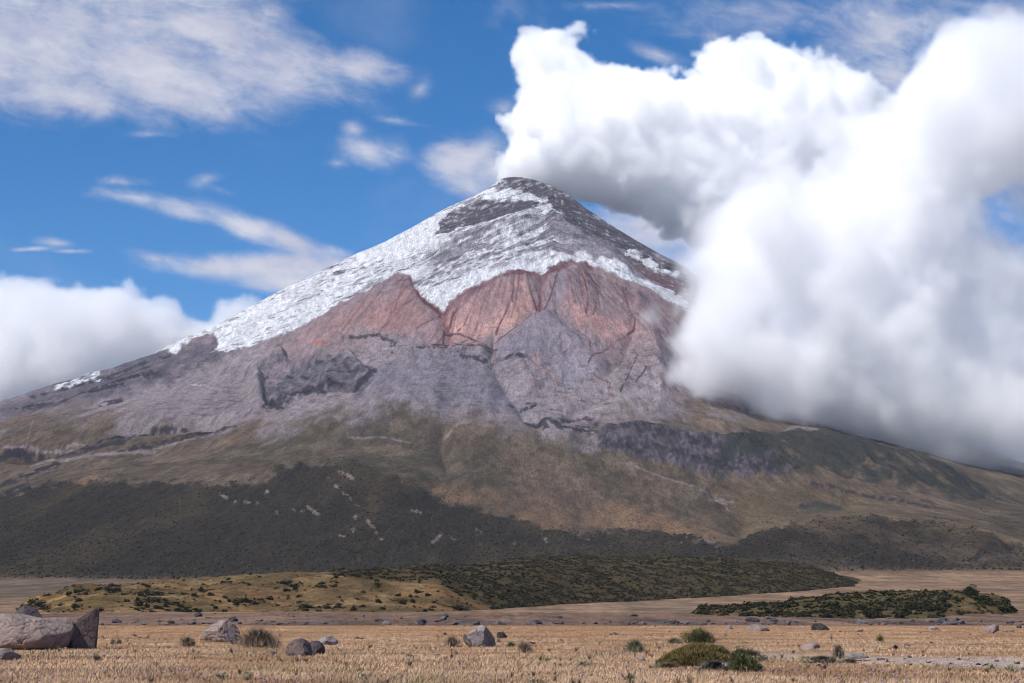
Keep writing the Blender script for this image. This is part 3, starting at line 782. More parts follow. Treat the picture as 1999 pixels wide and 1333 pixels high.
# the country beyond, reaching the horizon on every side
q = np.array([-30000, -9000, -2500, -700, 700, 2500, 9000, 30000.])
QX, QY = np.meshgrid(q, q + 300)
me = np_mesh('far_plain', np.stack([QX, QY, QX * 0 - 1.2], -1).reshape(-1, 3), grid_faces(*QX.shape), 4, np.tile(C(164, 136, 112), (QX.size, 1)))
tag(add_obj('far_ground', me, ground_mat), None, None, kind='structure')

def foothill(name, xs, Df, Dc, crest, back, colfn, relief, shape=1.0, ncol=700, nrow=150, seed=300):
    px = np.linspace(xs[0], xs[-1], ncol)
    a = (px - CX) / F
    df = np.interp(px, xs, Df); dc = np.interp(px, xs, Dc); yc = np.interp(px, crest[0], crest[1])
    k = np.exp(-0.5 * (np.arange(-12, 13) / 5.) ** 2); k /= k.sum()
    yc = np.convolve(np.pad(yc, 12, 'edge'), k, 'valid'); df = np.convolve(np.pad(df, 12, 'edge'), k, 'valid'); dc = np.convolve(np.pad(dc, 12, 'edge'), k, 'valid')
    _, t = px2at(px, yc); zc = t * dc + EYE
    bc = zc - terrain_z(a * dc, dc)
    u = np.concatenate([np.linspace(0, 1, int(nrow * .8)), np.linspace(1, 2, int(nrow * .2))[1:]])
    D = np.where(u[:, None] <= 1, df + (dc - df) * u[:, None], dc + back * (u[:, None] - 1))
    Xh = D * a[None, :]
    zt = terrain_z(Xh, D)
    f = np.where(u <= 1, np.sin(np.pi / 2 * np.clip(u, 0, 1)) ** shape, np.cos(np.pi / 2 * np.clip(u - 1, 0, 1)) ** 2 * 1.1 - .1)[:, None]
    ends = sstep(0, 1, np.minimum(np.arange(ncol), ncol - 1 - np.arange(ncol)) / 25.)[None, :]
    env = np.clip(4 * f * 1.0, 0, 1) * ends
    Zh = zt - 1.6 + (bc[None, :] + 1.6) * f * ends + relief(Xh, D) * env
    hx, hy = world2px(Xh, D, Zh)
    c = colfn(Xh, D, hx, hy)
    me = np_mesh(name, np.stack([Xh, D, Zh], -1).reshape(-1, 3), grid_faces(*Xh.shape), 4, c.reshape(-1, 3))
    return me, (Xh, D, Zh, hx, hy)

OLIVE, GOLD, SCRUB = C(100, 82, 58), C(128, 98, 68), C(84, 76, 56)
def mixm(a, b, m): m = np.clip(m, 0, 1)[..., None]; return a * (1 - m) + b * m
def hill_scrub(hx, hy):
    n = fbm(hx / 40, hy / 20, 5, 311) * 16
    e = np.interp(hx, [700, 790, 860, 900, 940, 960, 990], [1098, 1120, 1140, 1158, 1172, 1190, 1250])
    m = sstep(-6, 10, e - hy + n * .6) * sstep(640, 820, hx + n * 3)
    e2 = np.interp(hx, [0, 560, 640, 700, 760, 800], [1090, 1108, 1118, 1128, 1134, 1134])
    return np.maximum(m, sstep(-5, 6, e2 - hy + n * .5) * .7)
def hill_col(Xh, D, hx, hy):
    c = np.zeros(hx.shape + (3,)); c[:] = OLIVE
    c = mixm(c, GOLD, sstep(-.1, .5, fbm(Xh / 60, D / 50, 5, 301)) * .7)
    c = mixm(c, C(100, 86, 56), sstep(.1, .5, fbm(Xh / 90, D / 60, 4, 302)) * .6)
    c = mixm(c, C(76, 68, 46), sstep(.1, .45, fbm(Xh / 16, D / 22, 5, 307)) * .6)
    c = mixm(c, C(140, 116, 84), sstep(.2, .5, fbm(Xh / 35, D / 60, 5, 308)) * .6)
    c = mixm(c, C(168, 130, 84), sstep(60, 40, np.abs(hx - 90)) * sstep(.0, .3, fbm(Xh / 20, D / 20, 4, 303)) * .7)
    c = mixm(c, SCRUB, hill_scrub(hx, hy) * .85)
    c = mixm(c, C(150, 122, 92), sstep(1192, 1197, hy) * .4)
    return c * (1.4 - .4 * hill_scrub(hx, hy))[..., None]
def hill_relief(x, y):
    return -1.2 + fbm(x / 110, y / 90, 4, 304) * 2.4 + (ridged(x / 60, y / 150, 3, 305) - .6) * 3.4 + fbm(x / 22, y / 22, 4, 306) * 1.6
hill_mat = surf_mat('hill_turf', attr=True, scales=((.03, .15), (.2, .25), (.9, .25)), bump=((.25, .8), (1.2, .25)), rough=.97, spec=.05)
hx_ = [30, 120, 400, 700, 850, 950, 1100, 1250, 1400, 1550, 1650, 1712]
hill_me, HILL = foothill('scrub_hill', hx_, [640, 590, 580, 590, 620, 760, 1050, 1200, 1330, 1520, 1680, 1800],
    [900, 980, 1100, 1200, 1400, 1500, 1700, 1800, 1900, 1950, 1980, 1980],
    ([30, 60, 100, 150, 200, 350, 500, 600, 700, 800, 900, 1000, 1100, 1250, 1400, 1500, 1600, 1660, 1712],
     [1176, 1166, 1155, 1145, 1140, 1134, 1128, 1120, 1114, 1109, 1101, 1091, 1085, 1087, 1085, 1093, 1113, 1130, 1150]), 420, hill_col, hill_relief, 1.0, 1100, 190)
tag(add_obj('scrub_hill', hill_me, hill_mat), 'low olive foothill covered in dark scrub on its right', None, kind='structure')

def mound_scrub(hx, hy):
    return sstep(-.35, .1, fbm(hx / 34, hy / 13, 5, 321) + .42 - sstep(1820, 1900, hx) * .5 - sstep(1500, 1380, hx) * .35)
def mound_col(Xh, D, hx, hy):
    c = np.zeros(hx.shape + (3,)); c[:] = C(116, 98, 66)
    c = mixm(c, C(140, 114, 80), sstep(-.1, .5, fbm(Xh / 30, D / 20, 5, 322)) * .6)
    c = mixm(c, C(84, 80, 58), mound_scrub(hx, hy) * .7)
    return c
def mound_relief(x, y):
    return fbm(x / 40, y / 30, 4, 323) * 1.3 + fbm(x / 9, y / 9, 3, 324) * .35
mound_me, MOUND = foothill('mound', [1330, 1400, 1500, 1650, 1800, 1900, 1960, 1985], [500, 420, 380, 360, 370, 420, 470, 520], [560, 540, 540, 540, 550, 560, 560, 560],
    ([1330, 1360, 1420, 1500, 1560, 1620, 1700, 1800, 1880, 1940, 1985], [1194, 1186, 1184, 1177, 1170, 1163, 1160, 1158, 1160, 1166, 1178]), 110, mound_col, mound_relief, .9, 500, 110)
tag(add_obj('bushy_mound', mound_me, hill_mat), 'small bushy mound rising from the plain', None, kind='structure')
# ------------------------------------------------------------------ boulders
def ico(sub):
    import bmesh
    bm = bmesh.new(); bmesh.ops.create_icosphere(bm, subdivisions=sub, radius=1.0)
    v = np.array([x.co[:] for x in bm.verts]); f = np.array([[w.index for w in x.verts] for x in bm.faces]); bm.free()
    return v, f
ICO = {k: ico(k) for k in (1, 2, 3, 4, 5, 6)}

def rock_mat(name, base, dark, lichen=None, sc=1.0, dark_amt=.5):
    m, nt, out = new_mat(name)
    p = nt.new('ShaderNodeBsdfPrincipled'); nt.l.new(p.outputs[0], out.inputs['Surface'])
    tc = nt.new('ShaderNodeTexCoord').outputs['Object']
    c = nt.mixc(nt.ramp(nt.noise(tc, 1.3 * sc, 8, .62, .4), .42, .66, 0, dark_amt), (*base, 1), (*dark, 1))
    c = nt.mixc(nt.ramp(nt.noise(tc, 6 * sc, 8, .7), .45, .75, 0, .55), c, (*(np.array(dark) * .8), 1))
    if lichen is not None:
        c = nt.mixc(nt.ramp(nt.noise(tc, 3.1 * sc, 9, .75, .8), .56, .68, 0, .7), c, (*lichen, 1))
    c = nt.mixc(nt.ramp(nt.noise(tc, 40 * sc, 4, .6), .35, .65, 0, .25), c, (*(np.array(base) * 1.25), 1))
    vo = nt.new('ShaderNodeTexVoronoi', feature='DISTANCE_TO_EDGE'); vo.inputs['Scale'].default_value = .8 * sc
    wv = nt.new('ShaderNodeVectorMath', operation='ADD'); nt.put(wv.inputs[0], tc)
    nv = nt.new('ShaderNodeTexNoise'); nt.put(nv.inputs['Vector'], tc); nv.inputs['Scale'].default_value = 1.6 * sc; nv.inputs['Detail'].default_value = 8
    ns = nt.new('ShaderNodeVectorMath', operation='SCALE'); nt.put(ns.inputs[0], nv.outputs['Color']); ns.inputs['Scale'].default_value = 1.1 / sc
    nt.put(wv.inputs[1], ns.outputs[0]); nt.put(vo.inputs['Vector'], wv.outputs[0])
    crack = nt.ramp(vo.outputs['Distance'], 0.0, .035, 1.0, 0.0)
    c = nt.mixc(nt.math('MULTIPLY', crack, .35), c, (*(np.array(dark) * .35), 1))
    nt.put(p.inputs['Base Color'], c); p.inputs['Roughness'].default_value = .92; p.inputs['Specular IOR Level'].default_value = .15
    b1 = nt.new('ShaderNodeBump'); b1.inputs['Distance'].default_value = .20 / sc; nt.put(b1.inputs['Height'], nt.math('SUBTRACT', nt.noise(tc, 2.5 * sc, 10, .64, .3), nt.math('MULTIPLY', crack, .12)))
    b2 = nt.new('ShaderNodeBump'); b2.inputs['Distance'].default_value = .03 / sc; nt.put(b2.inputs['Height'], nt.noise(tc, 14 * sc, 8, .65)); nt.put(b2.inputs['Normal'], b1.outputs[0])
    nt.put(p.inputs['Normal'], b2.outputs[0])
    return m
RM_PALE = rock_mat('pale_boulder', C(186, 166, 158), C(136, 118, 114), None)
RM_PINK = rock_mat('brown_boulder', C(140, 122, 116), C(92, 80, 78), C(160, 142, 134))
RM_DARK = rock_mat('dark_boulder', C(112, 104, 108), C(60, 56, 62), C(150, 140, 136), dark_amt=.9)
RM_GREY = rock_mat('grey_boulder', C(180, 168, 166), C(118, 110, 112), None)
RM_MOSS = rock_mat('mossy_boulder', C(84, 78, 76), C(44, 42, 44), C(120, 116, 84), dark_amt=.9)

def noise3(p, sc, seed, o=4):
    return (fbm(p[:, 0] * sc, p[:, 1] * sc + p[:, 2] * sc * .6, o, seed) + fbm(p[:, 2] * sc + 9, p[:, 1] * sc * .8 - p[:, 0] * sc * .5, o, seed + 7)) * .6

def boulder(name, outline, depth, mat, label, seed=0, sub=5, facets=8, fdepth=.16, rough=.06, basey=None, box=.75, cat='boulder', group=None, dx=0.0, cuts=()):
    """outline in photo pixels (clockwise or not); stands on the plain at the distance its base shows"""
    yb = basey or max(p[1] for p in outline)
    D = base_D(yb)
    m = D / F
    cx = (min(p[0] for p in outline) + max(p[0] for p in outline)) / 2
    x0 = (cx - CX) * m
    pts = [((p[0] - cx) * m, (yb - p[1]) * m) for p in outline]
    w = max(p[0] for p in pts) - min(p[0] for p in pts); h = max(p[1] for p in pts)
    cz = h * .38
    v, f = ICO[sub]
    th = np.arctan2(v[:, 2], v[:, 0]); rho = np.hypot(v[:, 0], v[:, 2])
    # outline radius about (0, cz)
    tt = np.linspace(-np.pi, np.pi, 361); rad_ = np.zeros(361)
    for i, t in enumerate(tt):
        d = np.array([math.cos(t), math.sin(t)]); best = .02
        for k in range(len(pts)):
            a = np.array(pts[k]) - (0, cz); b = np.array(pts[(k + 1) % len(pts)]) - (0, cz)
            e = b - a; den = d[0] * e[1] - d[1] * e[0]
            if abs(den) < 1e-9: continue
            s = (a[0] * e[1] - a[1] * e[0]) / den; u = (a[0] * d[1] - a[1] * d[0]) / den
            if s > 0 and -1e-6 <= u <= 1 + 1e-6: best = max(best, s)
        rad_[i] = best
    R_ = np.interp(th, tt, rad_)
    al = np.arctan2(rho, np.abs(v[:, 1]))
    sa = np.sin(al) ** box; ca = np.cos(al) ** box * np.sign(v[:, 1])
    P = np.stack([R_ * sa * np.cos(th), depth * .5 * ca, cz + R_ * sa * np.sin(th)], 1)
    rs = np.random.RandomState(seed + 11)
    size = min(w, h * 1.3)
    for k in range(facets):
        n = rs.randn(3); n[1] = -abs(n[1]) * 1.1 - .55; n[0] *= 1.1; n[2] = n[2] * .6 + .25; n /= np.linalg.norm(n)
        s = (P - (0, 0, cz)) @ n; lim = np.quantile(s, 1 - fdepth * rs.uniform(.5, 1.3))
        ex = np.clip(s - lim, 0, None)[:, None]; P = P - n * ex * .85
    for (n, off) in cuts:
        n = np.array(n, float); n /= np.linalg.norm(n)
        s = (P - (0, 0, cz)) @ n; ex = np.clip(s - off, 0, None)[:, None]; P = P - n * ex * .92
    N = P - (0, 0, cz); N /= np.linalg.norm(N, axis=1)[:, None] + 1e-6
    P += N * (noise3(P, 1.4 / size, seed, 5) * rough * size)[:, None]
    rg = 1 - np.abs(noise3(P, 2.6 / size, seed + 3, 3)) * 3
    P -= N * (np.clip(rg, 0, 1) ** 6 * rough * .6 * size)[:, None]
    P[:, 2] -= .04 * h
    me = np_mesh(name, P, f, 3)
    o = add_obj(name, me, mat, None, (x0 + dx, D + depth * .35, 0.0))
    tag(o, label, cat, group)
    return o

B = boulder
B('boulder', [(-38, 1215), (-20, 1200), (0, 1196), (35, 1194), (60, 1199), (90, 1204), (115, 1202), (130, 1203), (141, 1212), (144, 1222), (138, 1240), (132, 1258), (100, 1264), (40, 1266), (-10, 1262), (-45, 1250)],
  2.6, RM_PALE, 'largest pale grey boulder with a rounded top at the left edge', 2, 6, 5, .08, .05, 1268)
B('boulder', [(138, 1220), (150, 1212), (165, 1200), (180, 1190), (193, 1184), (195, 1188), (194, 1230), (192, 1262), (160, 1266), (138, 1262), (134, 1240)],
  1.3, RM_PINK, 'dark brown pointed boulder with a sharp upright tip beside the largest boulder', 5, 6, 4, .1, .045, 1267, box=.6, cuts=[((.55, -1, .1), .28)])
B('boulder', [(20, 1192), (32, 1184), (42, 1172), (56, 1180), (76, 1180), (86, 1186), (94, 1203), (88, 1215), (40, 1225), (15, 1215)], 1.8, RM_DARK, 'jagged dark grey rock peeking over the largest boulder', 8, 5, 12, .2, .09, 1240)
B('boulder', [(-30, 1268), (0, 1262), (22, 1264), (36, 1272), (50, 1278), (52, 1286), (10, 1288), (-30, 1286)], 1.0, RM_GREY, 'low flat grey rock in the grass at the lower left edge', 13, 5, 8, .15, .08, 1288)
B('boulder', [(390, 1244), (396, 1232), (412, 1220), (430, 1209), (445, 1208), (458, 1215), (468, 1225), (475, 1240), (472, 1252), (440, 1250), (410, 1248), (392, 1248)], 2.0, RM_PALE, 'pale wedge shaped boulder beside the round dry bush', 21, 6, 9, .16, .07, 1252)
B('boulder', [(448, 1224), (456, 1220), (466, 1224), (476, 1240), (474, 1255), (455, 1256), (446, 1242)], .8, RM_DARK, 'broken dark stone leaning on the right of the wedge boulder', 25, 5, 12, .2, .12, 1256)
B('boulder', [(559, 1268), (562, 1258), (575, 1248), (588, 1244), (600, 1246), (611, 1252), (612, 1270), (608, 1280), (580, 1279), (562, 1278)], 1.0, RM_PINK, 'dark fronted brown rock with a pale top edge in the dry grass', 31, 5, 9, .18, .07, 1280)
B('boulder', [(604, 1254), (612, 1249), (625, 1250), (636, 1260), (636, 1272), (622, 1278), (606, 1276)], .9, RM_DARK, 'small dark grey rock touching the right of the brown rock', 36, 5, 9, .18, .09, 1278)
B('boulder', [(574, 1246), (585, 1242), (600, 1243), (606, 1252), (590, 1260), (572, 1258)], .6, RM_PALE, 'small pale rock just behind the brown rock', 37, 4, 8, .18, .08, 1272)
B('boulder', [(618, 1252), (630, 1242), (648, 1240), (661, 1246), (663, 1256), (640, 1259), (620, 1258)], .9, RM_GREY, 'low smooth pale grey rock behind the dark rock pair', 40, 5, 7, .16, .05, 1259)
B('boulder', [(895, 1245), (900, 1238), (915, 1233), (926, 1222), (940, 1217), (950, 1220), (960, 1232), (970, 1246), (973, 1256), (968, 1262), (940, 1262), (905, 1261), (897, 1255)], 1.7, RM_GREY, 'grey faceted boulder standing alone near the middle of the plain', 47, 6, 10, .17, .05, 1262)
B('boulder', [(966, 1238), (972, 1233), (984, 1233), (991, 1240), (990, 1246), (970, 1246)], .8, RM_MOSS, 'small dark mossy rock behind the lone grey boulder', 52, 5, 9, .2, .12, 1246)
B('boulder', [(1453, 1226), (1462, 1219), (1475, 1217), (1490, 1220), (1502, 1230), (1480, 1233), (1455, 1231)], 2.2, RM_PALE, 'pale flattened boulder beyond the green mound on the right', 55, 5, 8, .18, .06, 1232)
B('boulder', [(1413, 1222), (1420, 1219), (1427, 1222), (1427, 1228), (1414, 1228)], .9, RM_PALE, 'small white stone left of the pale flattened boulder', 58, 4, 6, .2, .08, 1228)
B('boulder', [(1578, 1222), (1585, 1216), (1600, 1216), (1612, 1222), (1616, 1228), (1598, 1230), (1580, 1229)], 1.8, RM_MOSS, 'dark mossy rock at the foot of the bushy mound', 60, 5, 9, .2, .12, 1230)
B('boulder', [(1558, 1262), (1572, 1254), (1590, 1253), (1598, 1260), (1597, 1266), (1560, 1265)], 1.2, RM_PALE, 'low pinkish grey rock in the straw grass behind the gravel track', 63, 5, 8, .18, .05, 1266)
B('boulder', [(1645, 1280), (1655, 1273), (1670, 1272), (1685, 1277), (1692, 1282), (1660, 1284)], .9, RM_GREY, 'smooth low grey rock at the edge of the gravel track', 66, 5, 7, .15, .05, 1284)
B('boulder', [(1803, 1226), (1812, 1221), (1822, 1222), (1827, 1228), (1805, 1228)], 1.6, RM_GREY, 'small grey rock in front of the right end of the mound', 70, 4, 7, .2, .07, 1229)
B('boulder', [(1914, 1230), (1922, 1221), (1935, 1217), (1946, 1222), (1946, 1230), (1930, 1233), (1916, 1234)], 1.8, RM_PALE, 'pale heaped rock near the right edge of the plain', 74, 5, 10, .2, .1, 1233)
B('boulder', [(1950, 1230), (1962, 1227), (1972, 1229), (1970, 1233), (1952, 1232)], 1.2, RM_PALE, 'flat pale slab just right of the pale heaped rock', 77, 4, 6, .2, .06, 1233)
B('boulder', [(1976, 1222), (1980, 1219), (1986, 1221), (1986, 1225), (1977, 1225)], .9, RM_DARK, 'small dark stone farthest right on the plain', 79, 4, 6, .2, .08, 1226)
B('boulder', [(1660, 1230), (1668, 1227), (1680, 1228), (1678, 1232), (1662, 1232)], .9, RM_GREY, 'low grey stone between the mossy rock and the small grey rock', 80, 4, 6, .2, .08, 1233)
B('boulder', [(1236, 1248), (1246, 1244), (1250, 1250), (1246, 1256), (1237, 1254)], .5, RM_PALE, 'fist like pale stone left of the green cushion mound', 82, 4, 6, .2, .06, 1272, dx=0)
B('boulder', [(1240, 1280), (1248, 1276), (1256, 1279), (1255, 1285), (1242, 1285)], .4, RM_PALE, 'white stone lying in the grass below the grey green bush', 84, 4, 6, .2, .06, 1286)

# smaller stones, all countable, lying about
def stone_mesh(seed, sub=3):
    v, f = ICO[sub]; P = v.copy(); rs = np.random.RandomState(seed)
    for k in range(10):
        n = rs.randn(3); n /= np.linalg.norm(n); s = P @ n; ex = np.clip(s - rs.uniform(.45, .8), 0, None)[:, None]; P = P - n * ex * .9
    P += P * (noise3(P, 1.3, seed, 4) * .22)[:, None]
    P *= (1, .8, .62); P[:, 2] += .25
    return P, f
STONES = []
for i in range(8):
    P, f = stone_mesh(500 + i, 4)
    STONES.append(P)
SF = ICO[4][1]
stone_me = []
SM = [RM_PALE, RM_GREY, RM_DARK, RM_GREY]
RM_S = [rock_mat('bank_stone_pale', C(142, 132, 130), C(96, 88, 88), None, 1.0), rock_mat('bank_stone_dark', C(96, 92, 98), C(60, 58, 64), None, 1.0)]
for i, P in enumerate(STONES):
    me = np_mesh('stone', P, SF, 3); me.materials.append(RM_S[0] if i % 3 != 2 else RM_S[1]); stone_me.append(me)
rs = np.random.RandomState(21)
def lay_stone(x, y, r, label, group, zoff=0.0, k=None):
    me = stone_me[rs.randint(8) if k is None else k]
    o = bpy.data.objects.new('stone', me); COL.objects.link(o)
    z = float(terrain_z(x, y)) if y > 268 else float(plain_h(np.array(x), np.array(y)))
    o.location = (x, y, z + zoff - r * .08); o.scale = (r * rs.uniform(.8, 1.4), r, r * rs.uniform(.7, 1.1)); o.rotation_euler = (rs.uniform(-.15, .15), rs.uniform(-.15, .15), rs.uniform(0, 6.28))
    tag(o, label, 'stone', group)
for k in range(290):
    px = rs.uniform(-60, 2060); D = rs.choice([rs.uniform(270, 288), rs.uniform(271, 310), rs.uniform(272, 470)])
    r = min(1.1, .12 + rs.gamma(1.3, .17)) * (1.15 if px > 600 else 1.0)
    lay_stone((px - CX) / F * D, D, r, 'stone among many on the grey gravel bank behind the plain', 'stones on the gravel bank')
for k in range(46):
    px = rs.uniform(1510, 2010); py = np.interp(px, [1480, 1700, 1850, 2010], [1278, 1285, 1291, 1298]) + rs.normal(0, 7); D = base_D(py)
    lay_stone((px - CX) / F * D, D, .04 + rs.gamma(1.5, .035), 'small stone lying on the pale gravel track', 'stones on the gravel track')
for k in range(34):
    px = rs.uniform(0, 2000); py = 1222 + rs.gamma(1.6, 16); py = min(py, 1300); D = base_D(py)
    lay_stone((px - CX) / F * D, D, .08 + rs.gamma(1.5, .06), 'small pale stone half hidden in the dry grass', 'stones in the dry grass')
# ------------------------------------------------------------------ plants
def leaf_mat(name, rough=.8, trans=.25):
    m, nt, out = new_mat(name)
    a = nt.new('ShaderNodeAttribute'); a.attribute_name = 'Col'
    p = nt.new('ShaderNodeBsdfPrincipled'); nt.put(p.inputs['Base Color'], a.outputs['Color'])
    p.inputs['Roughness'].default_value = rough; p.inputs['Specular IOR Level'].default_value = .15
    if trans:
        t = nt.new('ShaderNodeBsdfTranslucent'); nt.put(t.inputs['Color'], a.outputs['Color'])
        mx = nt.new('ShaderNodeMixShader'); mx.inputs[0].default_value = trans
        nt.l.new(p.outputs[0], mx.inputs[1]); nt.l.new(t.outputs[0], mx.inputs[2]); nt.l.new(mx.outputs[0], out.inputs['Surface'])
    else: nt.l.new(p.outputs[0], out.inputs['Surface'])
    return m
LEAF = leaf_mat('leaves'); BLADE = leaf_mat('grass_blades', .9, 0)
def soft_normals(m, k):
    # thin curled blades scatter like the sward they form: lean their normals upward
    nt = NT(m.node_tree); g = nt.new('ShaderNodeNewGeometry')
    a = nt.new('ShaderNodeVectorMath', operation='SCALE'); nt.put(a.inputs[0], g.outputs['Normal']); a.inputs['Scale'].default_value = 1 - k
    b = nt.new('ShaderNodeVectorMath', operation='ADD'); nt.put(b.inputs[0], a.outputs[0]); b.inputs[1].default_value = (0, 0, k)
    c = nt.new('ShaderNodeVectorMath', operation='NORMALIZE'); nt.put(c.inputs[0], b.outputs[0])
    for n in nt.n:
        if 'Normal' in n.inputs and n.type in ('BSDF_PRINCIPLED', 'BSDF_TRANSLUCENT'): nt.put(n.inputs['Normal'], c.outputs[0])
soft_normals(BLADE, .8); soft_normals(LEAF, .35)

def leaf_cloud(n, rs, rx, rz, size, cols, lumps=7, aspect=.5, up=.3, shell=.6):
    """n leaf-sized triangles pairs spread through a lumpy crown standing on z=0"""
    c = rs.randn(lumps, 3) * (.42, .42, .3); c[:, 2] = np.abs(c[:, 2]) * 1.1 + .15
    r = rs.uniform(.35, .62, lumps)
    k = rs.randint(lumps, size=n)
    d = rs.randn(n, 3); d /= np.linalg.norm(d, axis=1)[:, None]
    rr_ = rs.uniform(shell, 1.0, n) ** .6
    p = (c[k] + d * (r[k] * rr_)[:, None]); p[:, 2] = np.abs(p[:, 2])
    p *= (rx, rx, rz)
    nrm = d + rs.randn(n, 3) * .5; nrm /= np.linalg.norm(nrm, axis=1)[:, None]
    t = np.cross(nrm, rs.randn(n, 3)); t /= np.linalg.norm(t, axis=1)[:, None] + 1e-6; t[:, 2] += up; b = np.cross(nrm, t)
    s = size * rs.uniform(.6, 1.4, n)[:, None]
    q = np.stack([p - t * s, p + b * s * aspect, p + t * s, p - b * s * aspect], 1).reshape(-1, 3)
    f = np.arange(n * 4).reshape(-1, 4)
    cols = np.asarray(cols); ci = rs.randint(len(cols), size=n)
    cl = cols[ci] * rs.uniform(.8, 1.2, (n, 1)); cl *= (rs.uniform(.85, 1.15, lumps)[k])[:, None]
    return q, f, np.repeat(cl, 4, 0)

def twigs(n, rs, rx, h, wid, cols, spread=1.0, segs=2, base=.15, curl=.3):
    """thin upright blades or stems from a base, each a tapering ribbon"""
    a = rs.uniform(0, 6.283, n); r0 = rs.uniform(0, base, n) * rx
    lean = rs.uniform(0, 1, n) ** .7 * spread
    hh = h * rs.uniform(.55, 1.0, n) * np.sqrt(np.clip(1 - .6 * lean ** 2, .1, 1))
    p0 = np.stack([np.cos(a) * r0, np.sin(a) * r0, np.zeros(n)], 1)
    tip = np.stack([np.cos(a) * (r0 + rx * lean), np.sin(a) * (r0 + rx * lean), hh], 1) + rs.randn(n, 3) * (rx * .12, rx * .12, 0)
    midp = (p0 + tip) / 2 + np.stack([-np.cos(a), -np.sin(a), np.ones(n)], 1) * (rx * curl * .3)
    side = np.stack([np.cos(a + rs.uniform(0, 3.14, n)), np.sin(a + 1.3), np.zeros(n)], 1) * wid
    q = np.stack([p0 - side, p0 + side, midp + side * .7, midp - side * .7, tip], 1)   # 5 verts
    i = np.arange(n)[:, None] * 5
    f = np.concatenate([i + [0, 1, 2], i + [0, 2, 3], i + [3, 2, 4]], 0)
    cols = np.asarray(cols); cl = cols[rs.randint(len(cols), size=n)] * rs.uniform(.75, 1.25, (n, 1))
    return q.reshape(-1, 3), f, np.repeat(cl, 5, 0)

def merge(parts):
    vs_, fs_, cs_ = [], [], []; o = 0
    for v, f, c in parts: vs_.append(v); fs_.append(f + o); cs_.append(c); o += len(v)
    return np.concatenate(vs_), np.concatenate(fs_), np.concatenate(cs_)

# -- bushes on the hills: six shapes
DKG = [C(52, 58, 46), C(62, 66, 52), C(44, 50, 44), C(74, 74, 54)]
bush_me = []
for i in range(6):
    r_ = np.random.RandomState(600 + i)
    v, f, c = leaf_cloud(260, r_, 1.0, 1.15, .17, DKG, 8, .7, .2, .3)
    me = np_mesh('bush', v, f, 4, c, False); me.materials.append(LEAF); bush_me.append((me, v, f, c))
def surf_lookup(S):
    Xh, D, Zh, hx, hy = S
    return Xh, D, Zh, hx, hy
rs = np.random.RandomState(77)
def scatter(S, densfn, n, skip_back=.8):
    Xh, D, Zh, hx, hy = S
    nr, nc = Xh.shape; nr = int(nr * skip_back)
    r = rs.randint(1, nr - 1, n); c = rs.randint(1, nc - 1, n)
    w = densfn(hx[r, c], hy[r, c]); keep = rs.rand(n) < w
    r, c = r[keep], c[keep]; fr, fc = rs.rand(len(r)), rs.rand(len(r))
    def L(A): return A[r, c] * (1 - fr) * (1 - fc) + A[r + 1, c] * fr * (1 - fc) + A[r, c + 1] * (1 - fr) * fc + A[r + 1, c + 1] * fr * fc
    return L(Xh), L(D), L(Zh), L(hx), L(hy)
def clumpy(hx, hy):
    d = sstep(.05, .5, fbm(hx / 42, hy / 16, 4, 331)) * .9 + .10
    for cx, cy, rx, ry in [(330, 1185, 90, 22), (120, 1150, 45, 10), (290, 1165, 40, 16), (480, 1175, 50, 16), (580, 1150, 60, 12), (240, 1160, 50, 8), (880, 1180, 60, 18), (830, 1160, 50, 14), (600, 1190, 30, 8), (700, 1190, 30, 8)]:
        d = np.maximum(d, 1.0 * sstep(1.2, .3, np.hypot((hx - cx) / rx, (hy - cy) / ry)))
    return d * sstep(1199, 1195, hy)
def place_bushes(P, rmin, rmax, label, group, lim):
    out = []
    for k in range(len(P[0])):
        x, y, z = P[0][k], P[1][k], P[2][k]
        out.append((float(rs.uniform(rmin, rmax) * rs.choice([.6, 1, 1, 1.3])), x, y, z))
    out.sort(key=lambda q: -q[0] / q[2])
    for r_, x, y, z in out[:lim]:
        o = bpy.data.objects.new('bush', bush_me[rs.randint(6)][0]); COL.objects.link(o)
        o.location = (x, y, z - .15 * r_); o.scale = (r_, r_, r_ * rs.uniform(.7, 1.1)); o.rotation_euler = (0, 0, rs.uniform(0, 6.28))
        tag(o, label, 'bush', group)
    return out[lim:]
P = scatter(HILL, lambda a, b: clumpy(a, b) * (1 - hill_scrub(a, b)) * (a < 990), 6500)
rest = place_bushes(P, .4, 1.35, 'dark green bush dotted with many others on the olive hillside', 'bushes on the olive hillside', 200)
def bush_mass(name, items, label, cat, nleaf=70, flat=.8, cols=DKG, size=.3):
    tm = []
    for i in range(5):
        v, f, c = leaf_cloud(nleaf, np.random.RandomState(700 + i), 1.0, 1.1, size, cols, 6, .8, .1, .2); tm.append((v, f, c))
    vs_, fs_, cs_ = [], [], []; o = 0
    for r_, x, y, z in items:
        v, f, c = tm[rs.randint(5)]
        a = rs.uniform(0, 6.28); ca, sa = math.cos(a), math.sin(a)
        w = v * (r_, r_, r_ * flat); w = np.stack([w[:, 0] * ca - w[:, 1] * sa + x, w[:, 0] * sa + w[:, 1] * ca + y, w[:, 2] + z - .15 * r_], 1)
        vs_.append(w); fs_.append(f + o); cs_.append(c * rs.uniform(.8, 1.2)); o += len(v)
    me = np_mesh(name, np.concatenate(vs_), np.concatenate(fs_), 4, np.concatenate(cs_), False)
    tag(add_obj(name, me, LEAF), label, cat, kind='stuff')
DK2 = [C(60, 60, 52), C(70, 68, 56), C(52, 54, 48), C(84, 78, 58)]
P = scatter(HILL, lambda a, b: hill_scrub(a, b) * (.3 + .7 * sstep(-.35, .15, fbm(a / 26, b / 9, 5, 335))), 42000)
